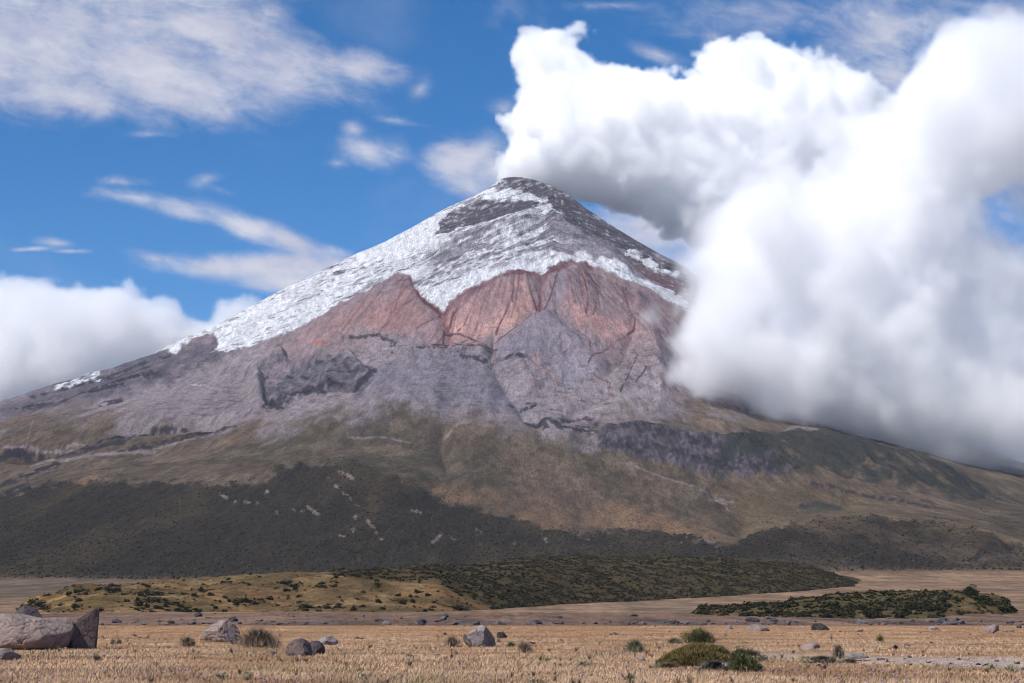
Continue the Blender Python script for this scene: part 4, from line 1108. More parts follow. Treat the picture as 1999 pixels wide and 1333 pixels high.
items = rest + [(float(rs.uniform(.5, 1.25) * rs.choice([.8, 1, 1.35])), *q) for q in zip(P[0], P[1], P[2])]
P = scatter(HILL, lambda a, b: (.25 + .75 * clumpy(a, b)) * (1 - hill_scrub(a, b)) * (a < 990), 4200)
items += [(float(rs.uniform(.2, .6)), *q) for q in zip(*P[:3])]
bush_mass('hill_scrub', items, 'dense dark scrub covering the right of the foothill', None, 24, .8, DK2 + [C(98, 88, 60)], .42)
P = scatter(MOUND, lambda a, b: mound_scrub(a, b) * .85 + .03, 3200)
rest = place_bushes(P, .3, .85, 'dark green bush in the thicket on the small mound', 'bushes on the small mound', 99)
bush_mass('mound_scrub', rest, 'thicket of dark green scrub on the small mound', None, 60, .75, DKG + [C(104, 92, 58), C(88, 82, 54)], .3)
# far scrub on the dark slope: small tufts that roughen it
n = 34000
cc = rs.randint(62, NCc - 62, n * 3); rw = rs.randint(0, 560, n * 3)
dk = scrub_dark[rw, cc] * (Y[rw, cc] > 2500)
k = rs.rand(n * 3) < dk * .9; cc, rw = cc[k][:n], rw[k][:n]
fx = rs.rand(len(cc)); fy = rs.rand(len(cc))
xx = X[rw, cc] + (X[rw, cc + 1] - X[rw, cc]) * fx; yy = Y[rw, cc] + (Y[rw + 1, cc] - Y[rw, cc]) * fy; zz = terrain_z(xx, yy)
v, f = ICO[1]
r_ = rs.uniform(.7, 1.7, len(cc)) * rs.choice([.7, 1, 1, 1.5], len(cc))
jt = 1 + rs.uniform(-.35, .35, (len(cc), len(v), 1))
V = v[None] * jt * r_[:, None, None] * np.array([1, 1, .8]) + np.stack([xx, yy, zz + r_ * .3], 1)[:, None, :]
cl = np.asarray(DK2)[rs.randint(4, size=len(cc))] * rs.uniform(.5, 1.5, (len(cc), 1))
n2 = 9000
c2 = rs.randint(62, NCc - 62, n2 * 4); w2 = rs.randint(120, 620, n2 * 4)
ok = (rs.rand(n2 * 4) < sstep(-.1, .5, mid[w2, c2] + fine[w2, c2] * .6)) & (PYv[w2, c2] > 810) & (Y[w2, c2] > 2700) & (scrub_dark[w2, c2] < .5)
c2, w2 = c2[ok][:n2], w2[ok][:n2]
x2 = X[w2, c2] + rs.uniform(-4, 4, len(c2)); y2 = Y[w2, c2] + rs.uniform(-6, 6, len(c2)); z2 = terrain_z(x2, y2)
r2 = rs.uniform(.5, 1.7, len(c2)); jt2 = 1 + rs.uniform(-.35, .35, (len(c2), len(v), 1))
V = np.concatenate([V, v[None] * jt2 * r2[:, None, None] * np.array([1, 1, .7]) + np.stack([x2, y2, z2 + r2 * .2], 1)[:, None, :]])
cl = np.concatenate([cl, np.asarray(DK2)[rs.randint(4, size=len(c2))] * rs.uniform(.8, 1.3, (len(c2), 1))]); cc = np.concatenate([cc, c2])
me = np_mesh('slope_scrub', V.reshape(-1, 3), (f[None] + np.arange(len(cc))[:, None, None] * len(v)).reshape(-1, 3), 3, np.repeat(cl, len(v), 0), False)
tag(add_obj('slope_scrub', me, LEAF), 'dark scrub spread over the lower slope of the volcano', None, kind='stuff')

# -- single plants on the plain
def plant(name, px, py, parts, mat, label, cat, group=None, stem=None):
    D = base_D(py); v, f, c = parts
    me = np_mesh(name, v, f, f.shape[1], c, False)
    x = (px - CX) / F * D
    o = add_obj(name, me, mat, None, (x, D, float(plain_h(np.array(x), np.array(D))))); tag(o, label, cat, group); return o
def mpp(py): return base_D(py) / F
DRY = [C(176, 150, 128), C(156, 130, 110), C(196, 170, 146), C(130, 108, 92)]
GRY = [C(150, 146, 116), C(134, 132, 102), C(172, 162, 132)]
GRN = [C(112, 112, 78), C(128, 124, 84), C(92, 96, 66)]
DRY = [c * 1.5 for c in DRY]; GRY = [c * 1.35 for c in GRY]; GRN = [c * 1.15 for c in GRN]
def drybush(px, py, wpx, hpx, label, cols=DRY, n=1400, seed=0, leaves=0, wid=.006, spread=1.0, cat='bush', name='dry_bush', lc=None, group=None):
    wpx, hpx = wpx * 1.12, hpx * 1.14
    m = mpp(py); r_ = np.random.RandomState(800 + seed)
    parts = [twigs(n, r_, wpx * m * .5, hpx * m, wid, cols, spread)]
    # finer twigs starting higher inside the crown
    v, f, c = twigs(n, r_, wpx * m * .28, hpx * m * .5, wid * .8, cols, spread)
    off = r_.randn(n, 3) * (wpx * m * .2, wpx * m * .2, 0); off[:, 2] = r_.uniform(.1, .5, n) * hpx * m * (1 - np.clip(np.hypot(off[:, 0], off[:, 1]) / (wpx * m * .6), 0, 1)); v = v + np.repeat(off, 5, 0)
    parts.append((v, f, c))
    o = plant(name, px, py, merge(parts), BLADE, label, cat, group)
    if leaves:
        v, f, c = leaf_cloud(leaves, r_, wpx * m * .42, hpx * m * .62, .035, lc or cols, 9, .5, .3, .2)
        ch = np_mesh('foliage', v, f, 4, c, False); add_obj('foliage', ch, LEAF, o)
    return o
drybush(509, 1264, 76, 42, 'round greyish brown dry bush right of the pale wedge boulder', n=2600, seed=1, leaves=1500)
drybush(372, 1260, 34, 23, 'small brown dry bush left of the pale wedge boulder', n=900, seed=2, leaves=500)
drybush(884, 1262, 34, 26, 'wispy dry bush against the left side of the lone grey boulder', n=500, seed=3)
drybush(1023, 1272, 34, 26, 'thin dry brown bush right of the lone grey boulder', n=500, seed=4)
drybush(998, 1262, 22, 12, 'low grey green tuft between the lone grey boulder and the thin dry bush', GRY, 400, 5)
drybush(1236, 1272, 38, 28, 'grey green bush left of the green cushion mound', GRY, 900, 6, leaves=900, lc=GRY)
drybush(1362, 1258, 58, 36, 'rounded green shrub rising behind the green cushion mound', GRN, 900, 7, leaves=3200, lc=GRN + [C(120, 118, 74)], name='shrub', cat='shrub')
drybush(1312, 1256, 34, 14, 'low grey green shrub at the left of the rounded green shrub', GRY, 500, 8, leaves=600, lc=GRY, name='shrub', cat='shrub')
drybush(1629, 1282, 26, 32, 'tall pale seeding plant standing above the gravel track', [C(176, 160, 146), C(150, 134, 120)], 420, 9, leaves=420, lc=[C(176, 160, 150), C(150, 136, 124)], spread=.7, name='seeding_plant', cat='plant')
drybush(1596, 1293, 74, 18, 'low straggling bush along the left end of the gravel track', DRY + GRY, 1100, 10, leaves=700, lc=GRY)
drybush(1648, 1294, 40, 12, 'small grey bush below the tall pale seeding plant', DRY + GRY, 600, 11, leaves=300, lc=GRY)
drybush(1710, 1252, 20, 17, 'yellow green twiggy plant alone in the straw grass', [C(150, 130, 84), C(120, 110, 70)], 160, 12, leaves=120, lc=[C(160, 140, 84)], name='plant', cat='plant')
drybush(1740, 1265, 11, 10, 'tiny dark brown plant alone on the straw plain', [C(90, 70, 66), C(80, 64, 60)], 160, 13, name='plant', cat='plant')
drybush(1809, 1255, 8, 5, 'tiny reddish tuft on the straw plain farther right', [C(110, 74, 66)], 80, 14, name='plant', cat='plant')
drybush(241, 1256, 14, 14, 'small green sprig right of the pointed boulder', GRN, 90, 15, leaves=80, lc=GRN, name='plant', cat='plant')
drybush(228, 1258, 12, 18, 'small brown twiggy plant close to the pointed boulder', DRY, 90, 16, name='plant', cat='plant')
drybush(199, 1290, 20, 17, 'bare grey sprig in the grass in front of the pointed boulder', [C(104, 96, 84)], 60, 17, leaves=60, lc=GRY, name='plant', cat='plant')
for i, (px, py, w, h, lb) in enumerate([(493, 1326, 32, 22, 'open grey green sprig near the bottom edge left of centre'), (440, 1326, 40, 20, 'spreading grey green plant near the bottom edge, left of the open sprig'), (1134, 1300, 22, 16, 'small leafy sprig below the thin dry bush'),
        (1226, 1328, 28, 24, 'branching sprig near the bottom edge below the grey green bush'), (712, 1327, 24, 18, 'thin twiggy plant near the bottom edge left of the lone boulder'), (1066, 1290, 16, 10, 'tiny sprig left of the small leafy sprig'),
        (1280, 1305, 30, 14, 'low twiggy tangle in front of the green cushion mound'), (1422, 1333, 10, 18, 'single upright brown stalk at the bottom edge'), (1960, 1312, 30, 22, 'grey green leafy plant beside the track near the right edge'),
        (1925, 1304, 26, 16, 'small twiggy plant on the gravel track near the right edge'), (1040, 1332, 34, 14, 'dark twiggy plant cut by the bottom edge near the middle')]):
    drybush(px, py, w, h, lb, GRY if i != 7 else [C(84, 60, 50)], 40 if i != 7 else 6, 30 + i, leaves=110 if i != 7 else 14, lc=GRY, wid=.005, name='sprig', cat='plant', spread=.8 if i != 7 else .1)

# green cushion mound with a dark hollow, pale branches and a leafy bush at its right
def cushion(px0, px1, py, hpx, depth, cols, label, n=14000, seed=0, size=.03, name='cushion_plant', prof=None, lean=0):
    m = mpp(py); r_ = np.random.RandomState(900 + seed); W = (px1 - px0) * m; Hh = hpx * m
    # solid core
    v, f = ICO[5]; P = v.copy()
    u = P[:, 0]
    top = np.interp(u, *(prof or ([-1, -.5, 0, .5, 1], [.5, .85, 1, .85, .5])))
    P[:, 2] = np.where(P[:, 2] > 0, P[:, 2] * top, P[:, 2] * .1)
    P = P * (W * .5, depth * .5, Hh)
    P += (v * (noise3(P, 2.2, seed, 5) * Hh * .28)[:, None])
    cc_ = np.asarray(cols)[0] * .6
    D = base_D(py); x = ((px0 + px1) / 2 - CX) * m
    o = add_obj(name, np_mesh(name, P, f, 3, np.tile(cc_, (len(P), 1))), LEAF, None, (x, D + depth * .4, 0)); tag(o, label, 'shrub')
    k = r_.randint(len(f), size=n); bc = r_.dirichlet((1, 1, 1), n); T = P[f[k]]
    p = (T * bc[:, :, None]).sum(1); nn = np.cross(T[:, 1] - T[:, 0], T[:, 2] - T[:, 0]); nn /= np.linalg.norm(nn, axis=1)[:, None] + 1e-9
    d = nn + r_.randn(n, 3) * .35; d[:, 2] += .5; d /= np.linalg.norm(d, axis=1)[:, None]
    s = np.cross(d, r_.randn(n, 3)); s /= np.linalg.norm(s, axis=1)[:, None]
    L = size * 2 * r_.uniform(.6, 1.5, (n, 1)); q = np.stack([p - s * size * .35, p + s * size * .35, p + d * L], 1).reshape(-1, 3)
    cl = np.asarray(cols)[r_.randint(len(cols), size=n)] * r_.uniform(.75, 1.25, (n, 1)) * (1 + .5 * noise3(p, 1.5, seed + 5, 3))[:, None]
    add_obj('foliage', np_mesh('foliage', q, np.arange(n * 3).reshape(-1, 3), 3, np.repeat(cl, 3, 0), False), LEAF, o)
    return o
CUS = [C(140, 124, 76), C(120, 108, 66), C(156, 136, 84), C(104, 90, 58)]
cushion(1286, 1450, 1300, 40, 2.2, CUS, 'broad olive green cushion plant forming a low mound on the plain', 26000, 1, .045, prof=([-1, -.6, -.2, .2, .6, 1], [.45, .8, 1, .95, .85, .6]))
cushion(1420, 1482, 1311, 42, 1.0, GRN + [C(64, 74, 40)], 'bright green leafy bush hanging at the right end of the cushion mound', 9000, 2, .045, 'bush', prof=([-1, -.3, .2, .6, 1], [.9, 1, .8, .6, .2]))
drybush(1458, 1290, 60, 28, 'grey brown twiggy bush behind the right end of the cushion mound', DRY + GRY, 1100, 20, leaves=900, lc=GRY)
drybush(1392, 1309, 66, 22, 'dead pale grey branches spilling from the front of the cushion mound', [C(176, 166, 160), C(150, 140, 134), C(120, 110, 104)], 900, 21, leaves=900, wid=.012, lc=[C(214, 204, 198), C(150, 140, 132)], name='dead_branches', cat='branches')
drybush(1436, 1301, 26, 28, 'upright tangle of whitish lichen covered twigs on the cushion mound', [C(200, 192, 182), C(170, 162, 150)], 500, 22, leaves=420, lc=[C(200, 194, 184)], name='dead_branches', cat='branches')
drybush(1300, 1303, 50, 14, 'fringe of brown grassy shoots at the left foot of the cushion mound', DRY + [C(120, 110, 66)], 900, 23)

# lone tree on the crest of the mound
i = np.argmin((MOUND[3] - 1896) ** 2 + (MOUND[4] - 1166) ** 2 + (MOUND[1] > 560) * 1e6)
tx, ty, tz = [float(MOUND[k].ravel()[i]) for k in range(3)]
tree = bpy.data.objects.new('tree', None); COL.objects.link(tree); tree.location = (tx, ty, tz)
tag(tree, 'round dark green tree on the crest of the small mound', 'tree')
r_ = np.random.RandomState(5)
v, f, c = leaf_cloud(2600, r_, 2.0, 1.9, .13, DKG, 12, .6, .2, .3); v[:, 2] += .5
add_obj('crown', np_mesh('crown', v, f, 4, c, False), LEAF, tree)
a_ = np.linspace(0, 6.283, 9)[:-1]; tv = []
for z_, rr2 in [(-.4, .2), (.4, .15), (1.2, .11), (2.0, .05)]: tv += [(math.cos(q_) * rr2 + z_ * .05, math.sin(q_) * rr2, z_) for q_ in a_]
tf = [[i_ * 8 + j_, i_ * 8 + (j_ + 1) % 8, (i_ + 1) * 8 + (j_ + 1) % 8, (i_ + 1) * 8 + j_] for i_ in range(3) for j_ in range(8)]
BARK = surf_mat('bark', C(90, 78, 68), ((6, .3),), ((20, .02),))
add_obj('trunk', np_mesh('trunk', np.array(tv), np.array(tf), 4), BARK, tree)

# ------------------------------------------------------------------ grass and flowers
rs = np.random.RandomState(99)
NT_ = 62000
inv = rs.uniform(1 / 268., 1 / 44., NT_); D = 1 / inv
px = rs.uniform(-140, 2140, NT_); gx = (px - CX) / F * D
keep = rs.rand(NT_) > strip(gx, D) * .93
keep &= rs.rand(NT_) < .2 + .8 * sstep(-.4, .1, fbm(gx / 2.6, D / 5, 4, 210))
D, gx = D[keep], gx[keep]; n = len(D); gz = plain_h(gx, D)
K = 7
scale = np.repeat(rs.uniform(.6, 1.3, n) * (1 + .35 * fbm(gx / 8, D / 12, 3, 211)), K)
# farther tufts stand for wider patches of the same height
wide = np.repeat(.2 + D / 268. * .8, K)
bx = np.repeat(gx, K) + rs.randn(n * K) * wide; by = np.repeat(D, K) + rs.randn(n * K) * wide; bz = np.repeat(gz, K)
hh = rs.uniform(.04, .10, n * K) * scale; ww = rs.uniform(.004, .009, n * K) * (1 + np.repeat(D, K) / 55.)
ph = rs.uniform(0, 6.283, n * K); ln = rs.uniform(.1, .6, n * K) * hh
tipx = bx + np.cos(ph) * ln + .03; tipy = by + np.sin(ph) * ln; th_ = rs.uniform(-.9, .9, n * K)
q = np.stack([np.stack([bx - ww * np.cos(th_), by - ww * np.sin(th_), bz - .02], 1), np.stack([bx + ww * np.cos(th_), by + ww * np.sin(th_), bz - .02], 1), np.stack([tipx, tipy, bz + hh], 1)], 1).reshape(-1, 3)
GC = np.array([C(232, 194, 162), C(224, 184, 150), C(238, 206, 176), C(210, 174, 142), C(200, 170, 134), C(184, 148, 120)])
GC = GC * 1.36 * np.array([.98, .975, .96])
tone = fbm(gx / 6, D / 11, 5, 204); tone2 = fbm(gx / 2.5, D / 4, 4, 212)
tc_ = GC[rs.choice(6, n, p=[.28, .24, .2, .12, .08, .08])] * (1 - .30 * sstep(-.1, .4, tone))[:, None]
tc_ = np.where(((fbm(gx / 14, D / 10, 4, 217) + sstep(90, 160, D) * .25) > .3)[:, None], tc_ * .55 + C(164, 112, 80) * .5, tc_)
tc_ = np.where((tone2 > .42)[:, None], tc_ * .5 + C(160, 118, 94) * .5, tc_)
tc_ = np.where((fbm(gx / 5, D / 8, 4, 214) > .45)[:, None], tc_ * .6 + C(150, 142, 96) * .4, tc_)
cl = np.repeat(np.repeat(tc_, K, 0) * rs.uniform(.86, 1.14, (n * K, 1)), 3, 0)
me = np_mesh('dry_grass', q, np.arange(n * K * 3).reshape(-1, 3), 3, cl, False)
tag(add_obj('dry_grass', me, BLADE), 'dry straw coloured grass covering the plain', 'grass', kind='stuff')
# taller tussocks here and there
nt_ = 420
D = 1 / rs.uniform(1 / 240., 1 / 46., nt_); px = rs.uniform(-80, 2080, nt_); gx = (px - CX) / F * D
k = (rs.rand(nt_) < .25 + .75 * sstep(-.1, .3, fbm(gx / 6, D / 9, 4, 216))) & (strip(gx, D) < .3); D, gx = D[k], gx[k]
tm = [twigs(60, np.random.RandomState(1000 + i), .22, .30, .006, GC * .92, 1.0) for i in range(6)]
tq, tf2, tcl, o_ = [], [], [], 0
for x_, y_ in zip(gx, D):
    v, f, c = tm[rs.randint(6)]; s_ = rs.uniform(.45, 1.15); a = rs.uniform(0, 6.28); ca, sa = math.cos(a), math.sin(a)
    w_ = v * s_; w_ = np.stack([w_[:, 0] * ca - w_[:, 1] * sa + x_, w_[:, 0] * sa + w_[:, 1] * ca + y_, w_[:, 2]], 1)
    tq.append(w_); tf2.append(f + o_); o_ += len(v); tcl.append(c * rs.choice([.6, .8, 1.0, 1.05]) * np.array([1, rs.uniform(.94, 1.05), rs.uniform(.85, 1)]))
me = np_mesh('tussocks', np.concatenate(tq), np.concatenate(tf2), 3, np.concatenate(tcl), False)
tag(add_obj('grass_tussocks', me, BLADE), 'taller uneven grass tussocks scattered over the plain', 'grass', kind='stuff')
# little flowers in drifts
nf = 2600
D = 1 / rs.uniform(1 / 110., 1 / 45., nf); px = rs.uniform(-50, 2050, nf); gx = (px - CX) / F * D
drift = fbm(gx / 1.6, D / 3, 4, 215)
k = drift > .22; D, gx = D[k], gx[k]; n = len(D)
v, f = ICO[1]; r_ = rs.uniform(.012, .026, n) * rs.choice([1, 1, 1.5], n)
fz = plain_h(gx, D) + rs.uniform(.1, .22, n)
V = v[None] * r_[:, None, None] * np.array([1.2, 1.2, .6]) + np.stack([gx, D, fz], 1)[:, None, :]
FC = np.array([C(206, 176, 206), C(178, 140, 186), C(222, 200, 216), C(226, 196, 60)])
cl = FC[rs.choice(4, n, p=[.42, .26, .24, .08])]
me = np_mesh('flowers', V.reshape(-1, 3), (f[None] + np.arange(n)[:, None, None] * len(v)).reshape(-1, 3), 3, np.repeat(cl, len(v), 0), False)
tag(add_obj('wild_flowers', me, LEAF), 'tiny pale pink and yellow flowers in the dry grass', 'flowers', kind='stuff')
# ------------------------------------------------------------------ clouds (voxel grids of water droplets)
def lattice_noise(shape, cell, seed, vox):
    """smooth value noise on a regular grid, feature size `cell` metres -> about -1..1"""
    rs = np.random.RandomState(seed)
    Ws = []
    for n, v in zip(shape, vox):
        x = np.arange(n) * v / cell; i = np.floor(x).astype(int); f = x - i
        L = i.max() + 4; W = np.zeros((n, L), np.float32)
        r = np.arange(n)
        W[r, i] = (1 - f) ** 3 / 6; W[r, i + 1] = (3 * f ** 3 - 6 * f ** 2 + 4) / 6
        W[r, i + 2] = (-3 * f ** 3 + 3 * f ** 2 + 3 * f + 1) / 6; W[r, i + 3] = f ** 3 / 6
        Ws.append(W)
    g = rs.randn(Ws[0].shape[1], Ws[1].shape[1], Ws[2].shape[1]).astype(np.float32)
    g = np.tensordot(Ws[0], g, (1, 0)); g = np.tensordot(Ws[1], g, (1, 1)).transpose(1, 0, 2)
    g = np.tensordot(g, Ws[2], (2, 1))
    return g / 0.36

def grid_fbm(shape, vox, cell, octs, seed, gain=0.5, billow=False):
    s = 0; a = 1.0; n = 0
    for k in range(octs):
        g = lattice_noise(shape, cell / 2.03 ** k, seed + k * 11, vox)
        s = s + a * (np.abs(g) if billow else g); n += a; a *= gain
    return s / n

def cloud_group():
    g = bpy.data.node_groups.new('voxel_cloud', 'GeometryNodeTree')
    I = g.interface
    I.new_socket('Geometry', in_out='INPUT', socket_type='NodeSocketGeometry')
    for k in ('Min', 'Max'): I.new_socket(k, in_out='INPUT', socket_type='NodeSocketVector')
    for k in ('NX', 'NY', 'NZ'): I.new_socket(k, in_out='INPUT', socket_type='NodeSocketInt')
    I.new_socket('Material', in_out='INPUT', socket_type='NodeSocketMaterial')
    I.new_socket('Geometry', in_out='OUTPUT', socket_type='NodeSocketGeometry')
    n = NT(g); gi = n.new('NodeGroupInput'); go = n.new('NodeGroupOutput')
    vc = n.new('GeometryNodeVolumeCube')
    pos = n.new('GeometryNodeInputPosition').outputs[0]
    def vm(op, a, b):
        v = n.new('ShaderNodeVectorMath', operation=op); n.put(v.inputs[0], a); n.put(v.inputs[1], b); return v.outputs[0]
    res = n.new('ShaderNodeCombineXYZ')
    for i, k in enumerate(('NX', 'NY', 'NZ')): n.put(res.inputs[i], gi.outputs[k])
    rel = vm('DIVIDE', vm('SUBTRACT', pos, gi.outputs['Min']), vm('SUBTRACT', gi.outputs['Max'], gi.outputs['Min']))
    idx = vm('ADD', vm('MULTIPLY', rel, vm('SUBTRACT', res.outputs[0], (1, 1, 1))), (0.5, 0.5, 0.5))
    s = n.new('ShaderNodeSeparateXYZ'); n.put(s.inputs[0], idx)
    f = []
    for i, k in enumerate(('NX', 'NY', 'NZ')):
        q = n.math('FLOOR', s.outputs[i])
        q = n.math('MAXIMUM', q, 0.0); q = n.math('MINIMUM', q, n.math('SUBTRACT', gi.outputs[k], 1.0)); f.append(q)
    lin_i = n.math('ADD', f[0], n.math('MULTIPLY', gi.outputs['NX'], n.math('ADD', f[1], n.math('MULTIPLY', gi.outputs['NY'], f[2]))))
    fi = n.new('FunctionNodeFloatToInt', rounding_mode='ROUND'); n.put(fi.inputs[0], lin_i)
    si = n.new('GeometryNodeSampleIndex', data_type='FLOAT', domain='POINT')
    na = n.new('GeometryNodeInputNamedAttribute', data_type='FLOAT'); na.inputs['Name'].default_value = 'dens'
    n.put(si.inputs['Geometry'], gi.outputs['Geometry']); n.put(si.inputs['Value'], na.outputs['Attribute']); n.put(si.inputs['Index'], fi.outputs[0])
    n.put(vc.inputs['Density'], si.outputs[0])
    n.put(vc.inputs['Min'], gi.outputs['Min']); n.put(vc.inputs['Max'], gi.outputs['Max'])
    for i, k in enumerate(('NX', 'NY', 'NZ')): n.put(vc.inputs['Resolution ' + 'XYZ'[i]], gi.outputs[k])
    sm = n.new('GeometryNodeSetMaterial'); n.put(sm.inputs['Geometry'], vc.outputs[0]); n.put(sm.inputs['Material'], gi.outputs['Material'])
    n.put(go.inputs[0], sm.outputs[0])
    return g
CLOUD_GROUP = cloud_group()

def cloud_mat(name, sigma, aniso=0.0, color=(1, 1, 1)):
    m, nt, out = new_mat(name)
    v = nt.new('ShaderNodeVolumePrincipled')
    v.inputs['Color'].default_value = (*color, 1)
    v.inputs['Density'].default_value = sigma
    v.inputs['Density Attribute'].default_value = 'density'
    v.inputs['Anisotropy'].default_value = aniso
    nt.l.new(v.outputs[0], out.inputs['Volume'])
    return m

def add_cloud(name, dens, mn, mx, mat):
    nx, ny, nz = dens.shape
    n = nx * ny * nz
    gx, gy, gz = [np.linspace(mn[i], mx[i], dens.shape[i], dtype=np.float32) for i in range(3)]
    Z, Y, X = np.meshgrid(gz, gy, gx, indexing='ij')
    me = bpy.data.meshes.new(name); me.vertices.add(n)
    me.vertices.foreach_set('co', np.stack([X.ravel(), Y.ravel(), Z.ravel()], 1).ravel())
    a = me.attributes.new('dens', 'FLOAT', 'POINT')
    a.data.foreach_set('value', np.ascontiguousarray(dens.transpose(2, 1, 0)).astype(np.float32).ravel())
    me.materials.append(mat)
    o = bpy.data.objects.new(name, me); COL.objects.link(o)
    md = o.modifiers.new('voxels', 'NODES'); md.node_group = CLOUD_GROUP
    ids = {it.name: it.identifier for it in CLOUD_GROUP.interface.items_tree if it.in_out == 'INPUT'}
    md[ids['Min']] = tuple(float(v) for v in mn); md[ids['Max']] = tuple(float(v) for v in mx)
    for k, v in zip(('NX', 'NY', 'NZ'), (nx, ny, nz)): md[ids[k]] = int(v)
    md[ids['Material']] = mat
    return o

def shaped_cloud(name, poly, D0, Rm, T, vox, noise, soft, sigma, seed, holes=(), ypow=1.0, mod=0.0, erode=0.0, pad=60, edge_w=None):
    """poly: outline in photo pixels as it stands at distance D0; Rm roundness radius, T half depth; noise: list of (cell, amp, octaves, billow)"""
    a, t = px2at([p[0] for p in poly], [p[1] for p in poly])
    wx, wz = a * D0, t * D0 + EYE
    P = list(zip(wx, wz))
    mn = np.array([wx.min() - pad, D0 - T - pad, wz.min() - pad]); mx = np.array([wx.max() + pad, D0 + T + pad, wz.max() + pad])
    sh = tuple(int(math.ceil(v / vox)) + 1 for v in (mx - mn)); mx = mn + (np.array(sh) - 1) * vox
    xs = mn[0] + np.arange(sh[0]) * vox; ys = mn[1] + np.arange(sh[1]) * vox; zs = mn[2] + np.arange(sh[2]) * vox
    X2, Z2 = np.meshgrid(xs, zs, indexing='ij')
    d = sd_poly(X2, Z2, P)
    for hx, hy, hr, hs in holes:
        ha, ht = px2at(hx, hy); dd = np.hypot((X2 - ha * D0), (Z2 - ht * D0 - EYE) * 1.3) - hr * D0 / F
        d = np.minimum(d, dd * hs)
    d3 = np.minimum(d, Rm)[:, None, :]
    yy = ((ys - D0) * Rm / T)[None, :, None]
    s = Rm - np.sqrt(np.where(d3 < Rm, (Rm - d3) ** 2, 0) + yy ** 2)
    if isinstance(soft, tuple):      # softer towards the underside
        soft = np.interp(zs, soft[2:], soft[:2])[None, None, :]
    s = (s + soft * .3).astype(np.float32)
    for i, (cell, amp, octs, bil) in enumerate(noise):
        g = grid_fbm(sh, (vox,) * 3, cell, octs, seed + i * 101, billow=bil)
        if bil: g = g - 0.75
        s += amp * g
    dens = np.clip(s / soft, 0, 1); dens = dens * dens * (3 - 2 * dens)
    if erode:       # ragged, wispy margins
        n = np.clip(grid_fbm(sh, (vox,) * 3, 130, 5, seed + 700, gain=.6) * .8 + .5, 0, 1)
        e = erode * (1 - n); dens = np.clip((dens - e) / (1 - e * .8), 0, 1)
    if mod:
        g = grid_fbm(sh, (vox,) * 3, 330, 5, seed + 900, gain=.6)
        dens *= np.clip(1 - mod + mod * (g * 1.5 + .5), .02, 1.6)
    return dens, mn, mx, (X2, Z2, ys, s)
VAPOUR = cloud_mat('steam', 0.022, 0.0)
PLUME = [(962, 352), (958, 338), (975, 315), (995, 290), (1005, 262), (1000, 238), (1012, 212), (1020, 185), (1008, 152), (988, 118), (992, 92), (1022, 68), (1070, 60), (1112, 68),
         (1145, 88), (1168, 118), (1210, 128), (1262, 132), (1320, 150), (1362, 150), (1388, 112), (1420, 72), (1480, 74), (1550, 100), (1640, 128), (1760, 200), (1800, 420), (1700, 560),
         (1500, 560), (1400, 535), (1345, 490), (1290, 450), (1230, 415), (1170, 392), (1100, 376), (1050, 372), (1010, 362)]
dens, mn, mx, _ = shaped_cloud('steam_plume', PLUME, 9700, 280, 270, 11.0,
    [(420, 30, 3, False), (150, 80, 5, True), (60, 34, 4, True)], 34, None, 8, erode=.35)
tag(add_cloud('steam_plume', dens, mn, mx, VAPOUR), 'white billowing steam plume rising from the summit', 'plume', kind='stuff')

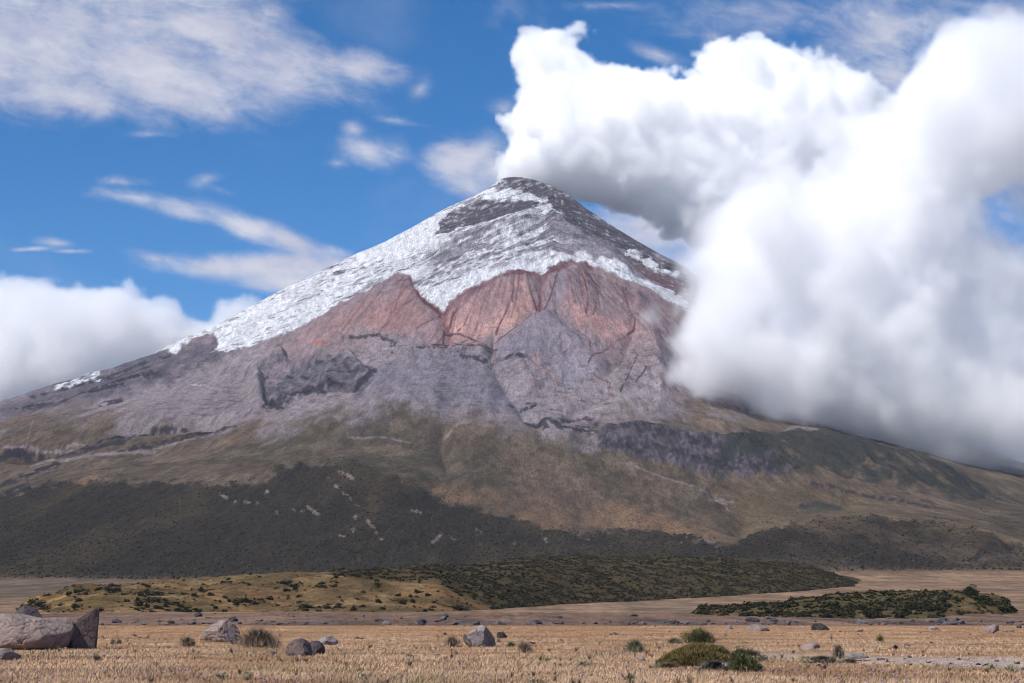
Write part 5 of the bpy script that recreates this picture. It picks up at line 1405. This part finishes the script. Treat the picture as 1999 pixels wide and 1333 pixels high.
MIST = cloud_mat('cloud_vapour', 0.014, 0.0, (.998, .998, 1.0))
PUFF = cloud_mat('cumulus_vapour', 0.0075, 0.0)
BANK = [(1352, 570), (1362, 515), (1395, 440), (1435, 380), (1455, 300), (1480, 230), (1530, 175), (1620, 190), (1700, 170), (1740, 140), (1800, 105), (1900, 68), (1999, 62), (2110, 60),
        (2260, 200), (2300, 600), (2260, 980), (2100, 955), (1999, 940), (1900, 925), (1800, 908), (1700, 893), (1620, 880), (1540, 858), (1400, 836), (1325, 812), (1298, 745), (1310, 680), (1330, 620)]
dens, mn, mx, _ = shaped_cloud('cloud_bank', BANK, 6900, 200, 370, 12.0,
    [(420, 95, 5, False), (150, 60, 5, True), (70, 34, 3, False)], (170, 80, 1100, 1700), None, 21,
    holes=[(1965, 415, 10, .6), (1540, 320, 8, .5)], mod=.3, erode=.6)
tag(add_cloud('cloud_bank', dens, mn, mx, MIST), 'large soft white cloud covering the right flank', 'cloud', kind='stuff')

LEFTC = [(-320, 500), (-100, 505), (0, 535), (50, 562), (110, 582), (175, 572), (255, 548), (300, 585), (345, 588), (368, 615), (405, 610), (430, 582), (480, 578), (520, 600), (560, 640),
         (480, 690), (340, 715), (250, 735), (170, 745), (100, 770), (0, 810), (-320, 830)]
dens, mn, mx, _ = shaped_cloud('cumulus', LEFTC, 10050, 220, 260, 15.0,
    [(420, 60, 4, False), (170, 85, 5, True), (70, 30, 4, True)], 36, None, 43, erode=.4)
tag(add_cloud('cumulus', dens, mn, mx, PUFF), 'white cumulus bank low behind the left flank', 'cloud', kind='stuff')
# ------------------------------------------------------------------ thin air between the camera and the mountain
m, nt, out = new_mat('thin_haze')
v = nt.new('ShaderNodeVolumePrincipled')
v.inputs['Color'].default_value = (0.78, 0.84, 1.0, 1); v.inputs['Density'].default_value = 1.0e-5; v.inputs['Anisotropy'].default_value = 0.0
nt.l.new(v.outputs[0], out.inputs['Volume'])
hb = [(-31000, -31000, -3), (31000, -31000, -3), (31000, 41500, -3), (-31000, 41500, -3)]
hb = hb + [(x, y, 2230) for x, y, z in hb]
hf = [(0, 3, 2, 1), (4, 5, 6, 7), (0, 1, 5, 4), (1, 2, 6, 5), (2, 3, 7, 6), (3, 0, 4, 7)]
tag(add_obj('haze', np_mesh('haze', np.array(hb, float), np.array(hf), 4, smooth=False), m), 'thin blue air between the plain and the volcano', None, kind='stuff')
